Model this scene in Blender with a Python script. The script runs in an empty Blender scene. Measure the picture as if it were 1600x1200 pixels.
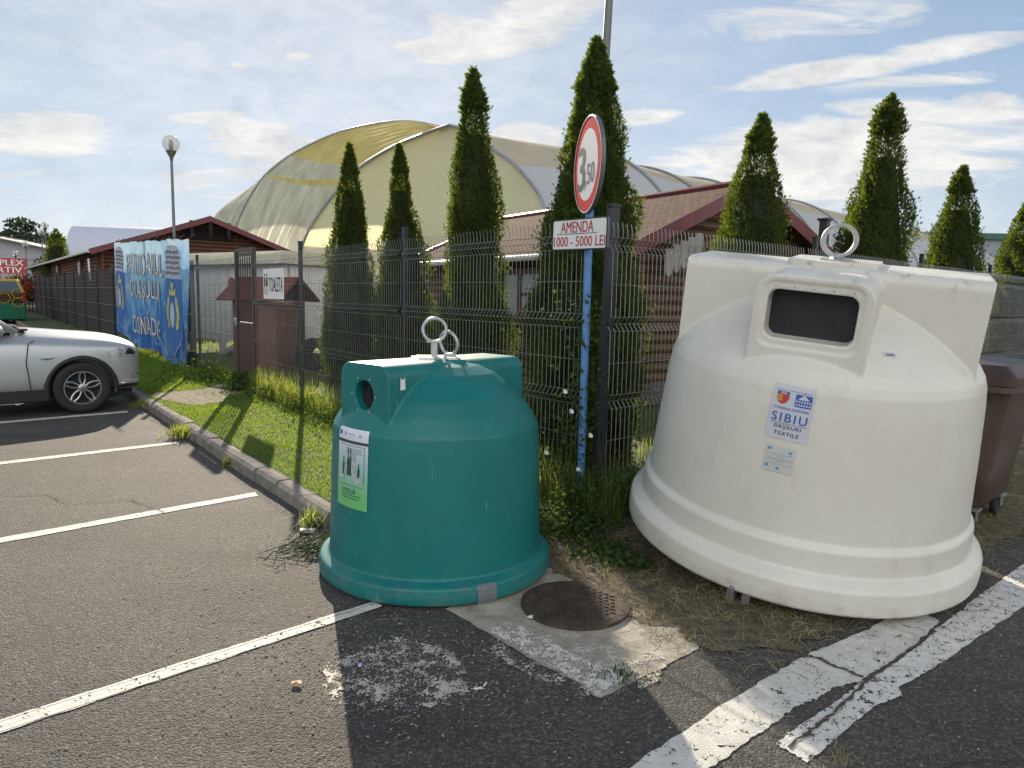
import bpy, math, random
import numpy as np
from mathutils import Vector, Matrix, Euler
from mathutils.bvhtree import BVHTree
random.seed(7); rng = np.random.default_rng(7)
R = math.radians; PI = math.pi
sc = bpy.context.scene
COL = sc.collection

# ------------------------------------------------------------------ camera
FPX, HORIZON, CAMH, ROLL = 1100.0, 466.0, 1.6, R(1.2)
cd = bpy.data.cameras.new('camera'); cam = bpy.data.objects.new('camera', cd); COL.objects.link(cam)
cd.sensor_width = 36; cd.lens = 36*FPX/1600; cd.clip_end = 3000; cd.clip_start = 0.05
pitch = math.atan((600-HORIZON)/FPX)
cam.matrix_world = Matrix.Translation((0, 0, CAMH)) @ Matrix.Rotation(R(90)-pitch, 4, 'X') @ Matrix.Rotation(ROLL, 4, 'Z')
sc.camera = cam

# ------------------------------------------------------------------ light
SUN_AZ, SUN_EL = R(-16), R(25)          # azimuth from +Y towards +X
sdir = Vector((math.sin(SUN_AZ)*math.cos(SUN_EL), math.cos(SUN_AZ)*math.cos(SUN_EL), math.sin(SUN_EL)))
sl = bpy.data.lights.new('sun', 'SUN'); so = bpy.data.objects.new('sun', sl); COL.objects.link(so)
sl.energy = 4.3; sl.angle = R(0.5); sl.color = (1, .87, .68)
so.rotation_euler = (-sdir).to_track_quat('-Z', 'Y').to_euler()
sc.view_settings.view_transform = 'Standard'; sc.view_settings.look = 'None'
sc.view_settings.exposure = 1.02; sc.view_settings.gamma = 1
sc.cycles.max_bounces = 6; sc.cycles.transparent_max_bounces = 16

world = bpy.data.worlds.new('World'); sc.world = world; world.use_nodes = True
wt = world.node_tree; wn = wt.nodes; wl = wt.links; wn.clear()
def wmath(op, a, b=None, c=None, clamp=False):
    n = wn.new('ShaderNodeMath'); n.operation = op; n.use_clamp = clamp
    for i, v in enumerate((a, b, c)):
        if v is None: continue
        if isinstance(v, (int, float)): n.inputs[i].default_value = v
        else: wl.new(v, n.inputs[i])
    return n.outputs[0]
sky = wn.new('ShaderNodeTexSky'); sky.sky_type = 'NISHITA'; sky.sun_disc = False
sky.sun_elevation = SUN_EL; sky.sun_rotation = SUN_AZ; sky.altitude = 300
sky.air_density = 1.0; sky.dust_density = 0.15; sky.ozone_density = 1.6
tc = wn.new('ShaderNodeTexCoord'); gen = tc.outputs['Generated']
sep = wn.new('ShaderNodeSeparateXYZ'); wl.new(gen, sep.inputs[0])
den = wmath('ADD', wmath('MAXIMUM', sep.outputs[2], 0.0), 0.16)
comb = wn.new('ShaderNodeCombineXYZ')
wl.new(wmath('DIVIDE', sep.outputs[0], den), comb.inputs[0]); wl.new(wmath('DIVIDE', sep.outputs[1], den), comb.inputs[1])
mp = wn.new('ShaderNodeMapping'); mp.inputs['Rotation'].default_value = (0, 0, R(-48)); mp.inputs['Scale'].default_value = (1.0, 2.6, 1)
wl.new(comb.outputs[0], mp.inputs[0])
nz = wn.new('ShaderNodeTexNoise'); nz.inputs['Scale'].default_value = 2.3; nz.inputs['Detail'].default_value = 12
nz.inputs['Roughness'].default_value = .62; nz.inputs['Distortion'].default_value = .9; wl.new(mp.outputs[0], nz.inputs['Vector'])
nz2 = wn.new('ShaderNodeTexNoise'); nz2.inputs['Scale'].default_value = 13; nz2.inputs['Detail'].default_value = 8
nz2.inputs['Roughness'].default_value = .68; nz2.inputs['Distortion'].default_value = .35; mp2 = wn.new('ShaderNodeMapping'); mp2.inputs['Rotation'].default_value = (R(6), R(-12), 0); mp2.inputs['Scale'].default_value = (1, 1, 2.4); wl.new(gen, mp2.inputs[0]); wl.new(mp2.outputs[0], nz2.inputs['Vector'])
def direction(az, el):
    az = R(az); el = R(el)
    return Vector((math.sin(az)*math.cos(el), math.cos(az)*math.cos(el), math.sin(el)))
# cloud banks: azimuth, elevation, half-length, half-height, tilt (degrees), weight
BANKS = [(-1.3, 19.7, 10.6, 2.2, 14, 1.15), (-6.0, 19.6, 3.4, 1.6, 21, 0.8), (19.1, 19.7, 11.6, 1.9, 0, 0.85), (24.3, 16.3, 11.3, 1.1, 4, 1.15), (27.2, 14.9, 8.3, 0.8, -1, 0.8), (23.0, 10.2, 14.9, 4.2, 2, 1.25), (28.3, 13.0, 8.5, 1.6, -2, 1.0), (10.2, 13.9, 3.5, 0.9, 5, 1.1),
         (0.7, 12.4, 3.3, 1.7, 2, 1.2), (-32.1, 10.1, 5.6, 1.9, 10, 1.1), (-22.3, 12.3, 3.8, 0.9, 3, 1.0), (-18.8, 10.8, 5.3, 2.2, -1, 1.1), (-21.6, 7.8, 7.0, 1.9, 4, 0.75), (-16.6, 17.0, 1.4, 0.4, 8, 1.0), (-20.8, 16.0, 0.9, 0.4, 3, 1.0), (-32.8, 7.0, 6.5, 1.3, 8, 0.6),
         (90, 20, 60, 24, 0, 1.0), (180, 32, 80, 35, 0, 1.2), (-110, 20, 60, 24, 0, 1.0), (20, 45, 60, 8, 12, .5)]  # the large bank behind the camera is unseen, added as fill light
tot = None
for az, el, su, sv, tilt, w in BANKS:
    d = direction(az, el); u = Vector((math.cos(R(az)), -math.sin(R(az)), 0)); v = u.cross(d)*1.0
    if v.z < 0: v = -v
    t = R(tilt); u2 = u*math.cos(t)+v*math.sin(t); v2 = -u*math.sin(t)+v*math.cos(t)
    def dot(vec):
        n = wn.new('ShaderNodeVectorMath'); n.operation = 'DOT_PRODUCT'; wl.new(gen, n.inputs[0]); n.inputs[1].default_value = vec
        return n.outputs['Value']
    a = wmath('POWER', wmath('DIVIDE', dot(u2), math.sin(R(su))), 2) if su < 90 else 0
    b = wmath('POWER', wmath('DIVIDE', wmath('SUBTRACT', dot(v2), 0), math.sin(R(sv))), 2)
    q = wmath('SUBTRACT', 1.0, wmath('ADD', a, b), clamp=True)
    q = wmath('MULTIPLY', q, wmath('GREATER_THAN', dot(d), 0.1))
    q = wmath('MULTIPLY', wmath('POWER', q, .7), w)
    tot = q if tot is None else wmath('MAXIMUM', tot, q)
base = wmath('MULTIPLY_ADD', nz2.outputs[0], .50, wmath('SUBTRACT', nz.outputs[0], .14))          # about 0.6 mean
thr = wmath('SUBTRACT', 0.80, wmath('MULTIPLY', tot, .50))
dens = wmath('MULTIPLY', wmath('SUBTRACT', base, thr), 3.9, clamp=True)
veil = wmath('MULTIPLY', wmath('POWER', wmath('SUBTRACT', 1.0, sep.outputs[2], clamp=True), 7), .75)
dsn = wn.new('ShaderNodeVectorMath'); dsn.operation = 'DOT_PRODUCT'; wl.new(gen, dsn.inputs[0]); dsn.inputs[1].default_value = tuple(sdir)
glow = wmath('MULTIPLY', wmath('POWER', wmath('MAXIMUM', dsn.outputs['Value'], 0.0), 5), .52)          # thin hazy cloud around the sun
glow = wmath('MULTIPLY', glow, wmath('MULTIPLY_ADD', nz.outputs[0], .9, .55))
dens = wmath('MAXIMUM', dens, wmath('MAXIMUM', veil, glow))
dens = wmath('MULTIPLY', dens, .88)
ccol = wn.new('ShaderNodeMixRGB'); ccol.inputs[1].default_value = (4.6, 4.4, 4.1, 1); ccol.inputs[2].default_value = (3.0, 3.05, 3.1, 1)
wl.new(wmath('MULTIPLY_ADD', nz2.outputs[0], 3.2, -1.15, clamp=True), ccol.inputs[0])
dim = wn.new('ShaderNodeMixRGB'); dim.blend_type = 'MULTIPLY'; dim.inputs[0].default_value = 1; 
sp = wn.new('ShaderNodeSeparateColor'); wl.new(sky.outputs[0], sp.inputs[0]); cc = wn.new('ShaderNodeCombineColor')
for i_, (kk, gg) in enumerate(((4.2, .98), (4.9, 1.0), (6.3, 1.0))):      # soft shoulder, as an exposure-blended sky has
    x_ = sp.outputs[i_]; wl.new(wmath('MULTIPLY', wmath('DIVIDE', x_, wmath('ADD', 1.0, wmath('DIVIDE', x_, kk))), gg), cc.inputs[i_])
wl.new(cc.outputs[0], dim.inputs[1]); dim.inputs[2].default_value = (1, 1, 1, 1)
# gain added to the unseen clouds opposite the sun, to brighten the fill
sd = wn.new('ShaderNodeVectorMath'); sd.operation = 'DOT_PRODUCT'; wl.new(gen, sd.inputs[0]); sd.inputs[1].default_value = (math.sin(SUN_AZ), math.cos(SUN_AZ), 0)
back_fill = wmath('MULTIPLY_ADD', wmath('MULTIPLY', wmath('SUBTRACT', .15, sd.outputs['Value'], clamp=True), 1.0, clamp=True), 1.5, 1.0)
cb = wn.new('ShaderNodeVectorMath'); cb.operation = 'SCALE'; wl.new(ccol.outputs[0], cb.inputs[0]); wl.new(back_fill, cb.inputs['Scale'])
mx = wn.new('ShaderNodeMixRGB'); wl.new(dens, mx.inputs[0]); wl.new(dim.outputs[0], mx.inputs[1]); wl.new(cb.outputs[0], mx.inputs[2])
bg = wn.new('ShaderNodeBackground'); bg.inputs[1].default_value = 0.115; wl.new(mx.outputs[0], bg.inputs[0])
wo = wn.new('ShaderNodeOutputWorld'); wl.new(bg.outputs[0], wo.inputs[0])

# ------------------------------------------------------------------ helpers
def mat(name, col, rough=.6, metal=0, var=.12, vscale=4, bump=0, bscale=60, col2=None, cscale=None, trans=0, spec=.5, coat=0, alpha=1, lo=.35, hi=.65, stretch=None, tcol=None):
    m = bpy.data.materials.new(name); m.use_nodes = True; nt = m.node_tree; N = nt.nodes; L = nt.links
    b = N['Principled BSDF']; b.inputs['Roughness'].default_value = rough; b.inputs['Metallic'].default_value = metal
    b.inputs['Specular IOR Level'].default_value = spec
    if coat: b.inputs['Coat Weight'].default_value = coat; b.inputs['Coat Roughness'].default_value = .05
    t = N.new('ShaderNodeTexCoord'); vec = t.outputs['Object']
    if stretch:
        mpn = N.new('ShaderNodeMapping'); mpn.inputs['Scale'].default_value = stretch; L.new(vec, mpn.inputs[0]); vec = mpn.outputs[0]
    n = N.new('ShaderNodeTexNoise'); n.inputs['Scale'].default_value = cscale or vscale; n.inputs['Detail'].default_value = 8; n.inputs['Roughness'].default_value = .65; L.new(vec, n.inputs['Vector'])
    r = N.new('ShaderNodeValToRGB'); L.new(n.outputs[0], r.inputs[0])
    c = np.array(col[:3]); c2 = np.array(col2) if col2 is not None else np.clip(c*(1+var), 0, 1)
    c1 = c if col2 is not None else c*(1-var)
    r.color_ramp.elements[0].position = lo; r.color_ramp.elements[1].position = hi
    r.color_ramp.elements[0].color = (*c1, 1); r.color_ramp.elements[1].color = (*c2, 1)
    L.new(r.outputs[0], b.inputs['Base Color'])
    if bump:
        n2 = N.new('ShaderNodeTexNoise'); n2.inputs['Scale'].default_value = bscale; n2.inputs['Detail'].default_value = 4; L.new(vec, n2.inputs['Vector'])
        bp = N.new('ShaderNodeBump'); bp.inputs['Strength'].default_value = bump; bp.inputs['Distance'].default_value = .01; L.new(n2.outputs[0], bp.inputs['Height']); L.new(bp.outputs[0], b.inputs['Normal'])
    out = N['Material Output']
    if trans:
        tr = N.new('ShaderNodeBsdfTranslucent'); mixs = N.new('ShaderNodeMixShader'); mixs.inputs[0].default_value = trans
        if tcol: tr.inputs[0].default_value = (*tcol, 1)
        else: L.new(r.outputs[0], tr.inputs[0])
        L.new(b.outputs[0], mixs.inputs[1]); L.new(tr.outputs[0], mixs.inputs[2]); L.new(mixs.outputs[0], out.inputs[0])
    if alpha < 1: b.inputs['Alpha'].default_value = alpha
    m['_ramp'] = r.name
    return m

class MB:
    def __init__(s): s.v = []; s.f = []; s.mi = []; s.cur = 0
    def add(s, vs, fs):
        o = len(s.v); s.v += [tuple(p) for p in vs]; s.f += [tuple(i+o for i in f) for f in fs]; s.mi += [s.cur]*len(fs); return s
    def box(s, c, size, rot=(0, 0, 0)):
        E_ = Euler(rot).to_matrix(); h = [x/2 for x in size]; vs = []
        for z in (-1, 1):
            for x, y in ((-1, -1), (1, -1), (1, 1), (-1, 1)): vs.append(Vector(c)+E_ @ Vector((x*h[0], y*h[1], z*h[2])))
        return s.add(vs, [(0, 3, 2, 1), (4, 5, 6, 7), (0, 1, 5, 4), (1, 2, 6, 5), (2, 3, 7, 6), (3, 0, 4, 7)])
    def tube(s, pts, r, n=8, caps=True, closed=False):
        pts = [Vector(p) for p in pts]; m = len(pts); rs = r if isinstance(r, (list, tuple)) else [r]*m; vs = []; fs = []
        prev = None
        for i, p in enumerate(pts):
            a = pts[(i-1) % m] if (closed or i > 0) else p; b = pts[(i+1) % m] if (closed or i < m-1) else p
            d = (b-a).normalized()
            if prev is None: x = d.orthogonal().normalized()
            else: x = (prev-d*prev.dot(d)).normalized()
            prev = x; y = d.cross(x)
            for k in range(n):
                t = 2*PI*k/n; vs.append(p+(x*math.cos(t)+y*math.sin(t))*rs[i])
        for i in range(m if closed else m-1):
            j = (i+1) % m
            for k in range(n): fs.append((i*n+k, i*n+(k+1) % n, j*n+(k+1) % n, j*n+k))
        if caps and not closed: fs.append(tuple(range(n-1, -1, -1))); fs.append(tuple((m-1)*n+k for k in range(n)))
        return s.add(vs, fs)
    def lathe(s, prof, n=48, close=True, mtx=None):
        vs = []; fs = []; m = len(prof)
        for (r, z) in prof:
            for k in range(n):
                t = 2*PI*k/n; p = Vector((r*math.cos(t), r*math.sin(t), z)); vs.append(mtx @ p if mtx else p)
        for i in range(m-1):
            for k in range(n): fs.append((i*n+k, i*n+(k+1) % n, (i+1)*n+(k+1) % n, (i+1)*n+k))
        if close: fs.append(tuple(range(n-1, -1, -1))); fs.append(tuple((m-1)*n+k for k in range(n)))
        return s.add(vs, fs)
    def prism(s, poly, z0, z1, mtx=None):
        n = len(poly); vs = [Vector((x, y, z0)) for x, y in poly]+[Vector((x, y, z1)) for x, y in poly]
        if mtx: vs = [mtx @ v for v in vs]
        return s.add(vs, [tuple(range(n-1, -1, -1)), tuple(range(n, 2*n))]+[(i, (i+1) % n, n+(i+1) % n, n+i) for i in range(n)])
    def build(s, name, m, parent=None, smooth=False, loc=None):
        me = bpy.data.meshes.new(name); me.from_pydata(s.v, [], s.f); me.update()
        for x in (m if isinstance(m, (list, tuple)) else [m]): me.materials.append(x)
        if isinstance(m, (list, tuple)): me.polygons.foreach_set('material_index', s.mi)
        return link(name, me, parent, smooth, loc)
def link(name, me, parent=None, smooth=False, loc=None):
    o = bpy.data.objects.new(name, me); COL.objects.link(o)
    if smooth is True: me.polygons.foreach_set('use_smooth', [True]*len(me.polygons))
    elif smooth:
        me.polygons.foreach_set('use_smooth', [True]*len(me.polygons)); me.set_sharp_from_angle(angle=R(smooth))
    if parent: o.parent = parent
    if loc: o.location = loc
    return o
def npmesh(name, V, Fc, m, parent=None, smooth=False):
    """V (n,3), Fc (k,3) or (k,4)"""
    me = bpy.data.meshes.new(name); k = Fc.shape[1]
    me.vertices.add(len(V)); me.vertices.foreach_set('co', V.astype(np.float32).ravel())
    me.loops.add(Fc.size); me.loops.foreach_set('vertex_index', Fc.astype(np.int32).ravel())
    me.polygons.add(len(Fc)); me.polygons.foreach_set('loop_start', np.arange(0, Fc.size, k, dtype=np.int32))
    me.update(calc_edges=True)
    for x in (m if isinstance(m, (list, tuple)) else [m]): me.materials.append(x)
    return link(name, me, parent, smooth)
def tag(o, label=None, cat=None, group=None, kind=None):
    if label: o['label'] = label
    if cat: o['category'] = cat
    if group: o['group'] = group
    if kind: o['kind'] = kind
    return o
def thing(name, label, cat, loc=(0, 0, 0), rz=0, group=None, rot=None):
    o = bpy.data.objects.new(name, None); COL.objects.link(o); o.location = loc; o.rotation_euler = rot or (0, 0, rz); o.empty_display_size = .1
    return tag(o, label, cat, group)
def copy_tree(o, parent=None):
    c = o.copy(); COL.objects.link(c)
    if parent: c.parent = parent
    for ch in list(o.children): copy_tree(ch, c)
    return c
def evaluated(o):
    dg = bpy.context.evaluated_depsgraph_get(); dg.update()
    me = bpy.data.meshes.new_from_object(o.evaluated_get(dg)); return me
def rrect(w, h, r, n=6):
    pts = []
    for cx, cy, a0 in ((w/2-r, h/2-r, 0), (-w/2+r, h/2-r, 90), (-w/2+r, -h/2+r, 180), (w/2-r, -h/2+r, 270)):
        for k in range(n+1):
            a = R(a0+90*k/n); pts.append((cx+r*math.cos(a), cy+r*math.sin(a)))
    return pts
CURVED = {}; KEEP = []
def curved(f, ml): CURVED[id(f)] = ml; KEEP.append(f); return f
def text2d(s, w=None, h=None, bold=0.0, space=1.0, align='CENTER'):
    cu = bpy.data.curves.new('t', 'FONT'); cu.body = s; cu.align_x = align; cu.space_character = space; cu.resolution_u = 3
    o = bpy.data.objects.new('t', cu); COL.objects.link(o); me = evaluated(o)
    vs = np.array([v.co[:2] for v in me.vertices]); fs = [tuple(p.vertices) for p in me.polygons]
    bpy.data.objects.remove(o); bpy.data.curves.remove(cu); bpy.data.meshes.remove(me)
    mn = vs.min(0); mxx = vs.max(0); vs = vs-(mn+mxx)/2
    sx = w/(mxx[0]-mn[0]) if w else None; sy = h/(mxx[1]-mn[1]) if h else None
    sx = sx or sy; sy = sy or sx
    return [(x*sx, y*sy) for x, y in vs], fs, bold*2*(mxx[1]-mn[1])*sy
from mathutils.geometry import tessellate_polygon
def refine(shape, ml):
    vs, fs = shape; vs = [tuple(v) for v in vs]; st = []
    for f in fs:
        if len(f) == 3: st.append(tuple(f))
        else:
            for t_ in tessellate_polygon([[Vector((*vs[i_], 0)) for i_ in f]]): st.append(tuple(f[i_] for i_ in t_))
    out_ = []; mid = {}
    def m_(a, b):
        k = (min(a, b), max(a, b))
        if k not in mid: vs.append(((vs[a][0]+vs[b][0])/2, (vs[a][1]+vs[b][1])/2)); mid[k] = len(vs)-1
        return mid[k]
    while st:
        a, b, c = st.pop(); e = [math.dist(vs[a], vs[b]), math.dist(vs[b], vs[c]), math.dist(vs[c], vs[a])]; k = e.index(max(e))
        if e[k] <= ml: out_.append((a, b, c)); continue
        if k == 1: a, b, c = b, c, a
        elif k == 2: a, b, c = c, a, b
        q_ = m_(a, b); st += [(a, q_, c), (q_, b, c)]
    return vs, out_
def put(mb, shape, cx, cy, mapf, off, rot=0):
    if len(shape) == 3:
        sh2, bo = shape[:2], shape[2]
        for k in ((-1, 0, 1) if bo else (0,)): put(mb, sh2, cx+k*bo*.6, cy, mapf, off+.00025*k, rot)
        return
    ml = CURVED.get(id(mapf))
    if ml: shape = refine(shape, ml)
    vs, fs = shape; c, s_ = math.cos(rot), math.sin(rot)
    mb.add([mapf(cx+x*c-y*s_, cy+x*s_+y*c, off) for x, y in vs], fs)
def polyshape(pts): return (pts, [tuple(range(len(pts)))])
def gridshape(w, h, nx=10, ny=12, jag=0):
    vs = [(w*(i/nx-.5), h*(j/ny-.5)) for j in range(ny+1) for i in range(nx+1)]
    return vs, [(j*(nx+1)+i, j*(nx+1)+i+1, (j+1)*(nx+1)+i+1, (j+1)*(nx+1)+i) for j in range(ny) for i in range(nx)]
def rectshape(w, h): return polyshape([(-w/2, -h/2), (w/2, -h/2), (w/2, h/2), (-w/2, h/2)])
def circshape(r, n=24, sx=1): return polyshape([(r*sx*math.cos(2*PI*k/n), r*math.sin(2*PI*k/n)) for k in range(n)])

# fence frames
P0 = Vector((.61, 4.96, 0)); EL = Vector((-.615, .7885, 0)); NL = Vector((-.7885, -.615, 0)); AL = math.atan2(EL.y, EL.x)
ER = Vector((.745, .667, 0)); NR = Vector((.667, -.745, 0)); AR = math.atan2(ER.y, ER.x)
LZ = .11      # lawn height

# ------------------------------------------------------------------ materials
white_paint = (.62, .62, .60)
M_post = mat('dark_post', (.012, .013, .018), .45, var=.3, bump=.1)
M_wire = mat('fence_wire', (.22, .235, .235), .4, .3, var=.25)
M_galv = mat('galvanised', (.42, .43, .44), .42, .75, var=.15, vscale=30, bump=.1)
M_teal = mat('teal_plastic', (.004, .150, .148), .42, var=.10, vscale=2.5, bump=.06, bscale=120, spec=.45, trans=.03)
M_white = mat('white_plastic', (.69, .672, .61), .34, var=.03, vscale=2, bump=.04, bscale=150, spec=.5, col2=(.62, .60, .53), lo=.35, hi=.75, trans=.05)
def grime(m, col, amt, stretch, scale, p0, p1, zlo=None, zhi=None, extra=None):
    nt = m.node_tree; N = nt.nodes; L = nt.links; b = N['Principled BSDF']; src = b.inputs['Base Color'].links[0].from_socket
    t = N.new('ShaderNodeTexCoord'); mp_ = N.new('ShaderNodeMapping'); mp_.inputs['Scale'].default_value = stretch; L.new(t.outputs['Object'], mp_.inputs[0])
    n = N.new('ShaderNodeTexNoise'); n.inputs['Scale'].default_value = scale; n.inputs['Detail'].default_value = 10; n.inputs['Roughness'].default_value = .72; L.new(mp_.outputs[0], n.inputs['Vector'])
    r = N.new('ShaderNodeMapRange'); r.inputs['From Min'].default_value = p0; r.inputs['From Max'].default_value = p1; r.inputs['To Max'].default_value = amt; L.new(n.outputs[0], r.inputs['Value']); fac = r.outputs[0]
    if zlo is not None:
        s_ = N.new('ShaderNodeSeparateXYZ'); L.new(t.outputs['Object'], s_.inputs[0]); z_ = N.new('ShaderNodeMapRange'); z_.inputs['From Min'].default_value = zlo; z_.inputs['From Max'].default_value = zhi; L.new(s_.outputs[2], z_.inputs['Value'])
        mu = N.new('ShaderNodeMath'); mu.operation = 'MULTIPLY'; L.new(fac, mu.inputs[0]); L.new(z_.outputs[0], mu.inputs[1]); fac = mu.outputs[0]
    mx_ = N.new('ShaderNodeMixRGB'); L.new(fac, mx_.inputs[0]); L.new(src, mx_.inputs[1]); mx_.inputs[2].default_value = (*col, 1); L.new(mx_.outputs[0], b.inputs['Base Color'])
grime(M_white, (.36, .31, .22), .32, (1, 1, .35), 6, .56, .78)                 # faint streaks
grime(M_white, (.12, .09, .05), .7, (1, 1, 1), 22, .66, .74)                   # small dark specks
grime(M_white, (.24, .20, .13), .6, (1, 1, 1), 9, .46, .72, .20, .0)            # splashed base
grime(M_white, (.16, .12, .06), .65, (1, 1, .6), 16, .54, .68, 1.58, 1.66)       # moss along the top edges
grime(M_teal, (.05, .16, .15), .45, (1, 1, .25), 8, .52, .75)
grime(M_teal, (.16, .17, .14), .75, (1, 1, 1), 11, .45, .72, .16, .0)
grime(M_teal, (.30, .40, .36), .5, (3, 3, .3), 12, .63, .70)
M_black = mat('black_void', (.006, .006, .007), .8)
M_rubber = mat('rubber', (.018, .018, .019), .8, var=.2)
M_brown = mat('brown_plastic', (.078, .052, .040), .34, var=.12, bump=.05, bscale=200)
M_brownlid = mat('brown_lid', (.05, .028, .022), .45, var=.15)
M_white_p = mat('sign_white', (.70, .70, .70), .35, var=.03)
M_red_p = mat('sign_red', (.50, .008, .015), .8, var=.05, spec=.1)
M_red_t = mat('red_letters', (.40, .03, .045), .45, var=.1)
M_ink = mat('black_ink', (.015, .015, .018), .5)
M_bluepost = mat('blue_paint', (.085, .21, .46), .5, var=.2, vscale=8, bump=.15, bscale=40)
M_blue_ink = mat('blue_ink', (.03, .10, .38), .5)
M_cyan_ink = mat('cyan_ink', (.05, .30, .55), .5)
M_grey_ink = mat('grey_ink', (.30, .31, .33), .5)
M_paper = mat('sticker_paper', (.52, .54, .62), .45, var=.04)
M_paper2 = mat('sticker_grey', (.50, .52, .50), .5, var=.04)
M_yellow_ink = mat('yellow_ink', (.65, .45, .06), .5)
M_redink = mat('red_ink', (.45, .04, .03), .5)
M_log = mat('log_wood', (.075, .040, .023), .7, var=.35, cscale=3, bump=.5, bscale=25, stretch=(.6, .6, 6), col2=(.20, .118, .068), lo=.3, hi=.75)
M_logdark = mat('log_wood_dark', (.075, .028, .017), .6, cscale=3, bump=.5, bscale=25, stretch=(.6, .6, 6), col2=(.14, .06, .036), lo=.3, hi=.75)
M_fascia = mat('oxblood_paint', (.13, .022, .028), .35, var=.15)
M_gutter = mat('gutter_grey', (.55, .53, .50), .4)
M_glass = mat('dull_glass', (.10, .12, .14), .08, spec=.8)
M_fabric_g = mat('tent_grey', (.50, .51, .53), .9, var=.04, cscale=.4, trans=.2)
M_fabric_t = mat('tent_tan', (.66, .58, .46), .9, var=.05, cscale=.4, trans=.45)
M_fabric_y = mat('tent_yellow', (.66, .56, .23), .9, var=.15, cscale=.6, trans=.5, stretch=(1, 1, .3))
M_fabric_gg = mat('tent_greygreen', (.60, .60, .50), .9, var=.2, cscale=.6, trans=.48, stretch=(1.5, 1.5, .15))
M_fabric_c = mat('tent_cream', (.80, .79, .57), .9, var=.08, cscale=.10, trans=.38, tcol=(.82, .80, .55))
M_fabric_w = mat('tent_wall', (.58, .53, .42), .9, var=.06, cscale=.3, trans=.1)
M_pipe = mat('tent_pipe', (.30, .32, .35), .45, .3)
M_kerb = mat('kerb_concrete', (.11, .10, .09), .9, var=.3, cscale=6, bump=.6, bscale=60, col2=(.24, .22, .195))
M_iron = mat('rusty_iron', (.035, .026, .021), .8, .25, cscale=14, bump=.6, bscale=60, col2=(.085, .062, .045))

def shingles():
    m = mat('roof_shingles', (.16, .085, .07), .85, bump=0); nt = m.node_tree; N = nt.nodes; L = nt.links; b = N['Principled BSDF']
    t = N.new('ShaderNodeTexCoord'); br = N.new('ShaderNodeTexBrick'); L.new(t.outputs['UV'], br.inputs['Vector'])
    br.inputs['Scale'].default_value = 1; br.inputs['Brick Width'].default_value = .16; br.inputs['Row Height'].default_value = .10; br.inputs['Mortar Size'].default_value = .009
    br.inputs['Color1'].default_value = (.145, .085, .060, 1); br.inputs['Color2'].default_value = (.080, .050, .038, 1); br.inputs['Mortar'].default_value = (.03, .018, .016, 1)
    n = N.new('ShaderNodeTexNoise'); n.inputs['Scale'].default_value = 160; L.new(t.outputs['UV'], n.inputs['Vector'])
    mm = N.new('ShaderNodeMixRGB'); mm.blend_type = 'OVERLAY'; mm.inputs[0].default_value = .6; L.new(br.outputs[0], mm.inputs[1]); L.new(n.outputs[0], mm.inputs[2]); L.new(mm.outputs[0], b.inputs['Base Color'])
    bp = N.new('ShaderNodeBump'); bp.inputs['Strength'].default_value = .7; bp.inputs['Distance'].default_value = .01; L.new(br.outputs['Fac'], bp.inputs['Height']); bp.invert = True; L.new(bp.outputs[0], b.inputs['Normal']); b.inputs['Specular IOR Level'].default_value = .15; b.inputs['Roughness'].default_value = 1
    return m
M_roof = shingles()
def uv_quad(o, us):
    uvl = o.data.uv_layers.new(name='UVMap')
    for p in o.data.polygons:
        for li in p.loop_indices:
            v = o.data.vertices[o.data.loops[li].vertex_index].co; uvl.data[li].uv = us(v)

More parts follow.
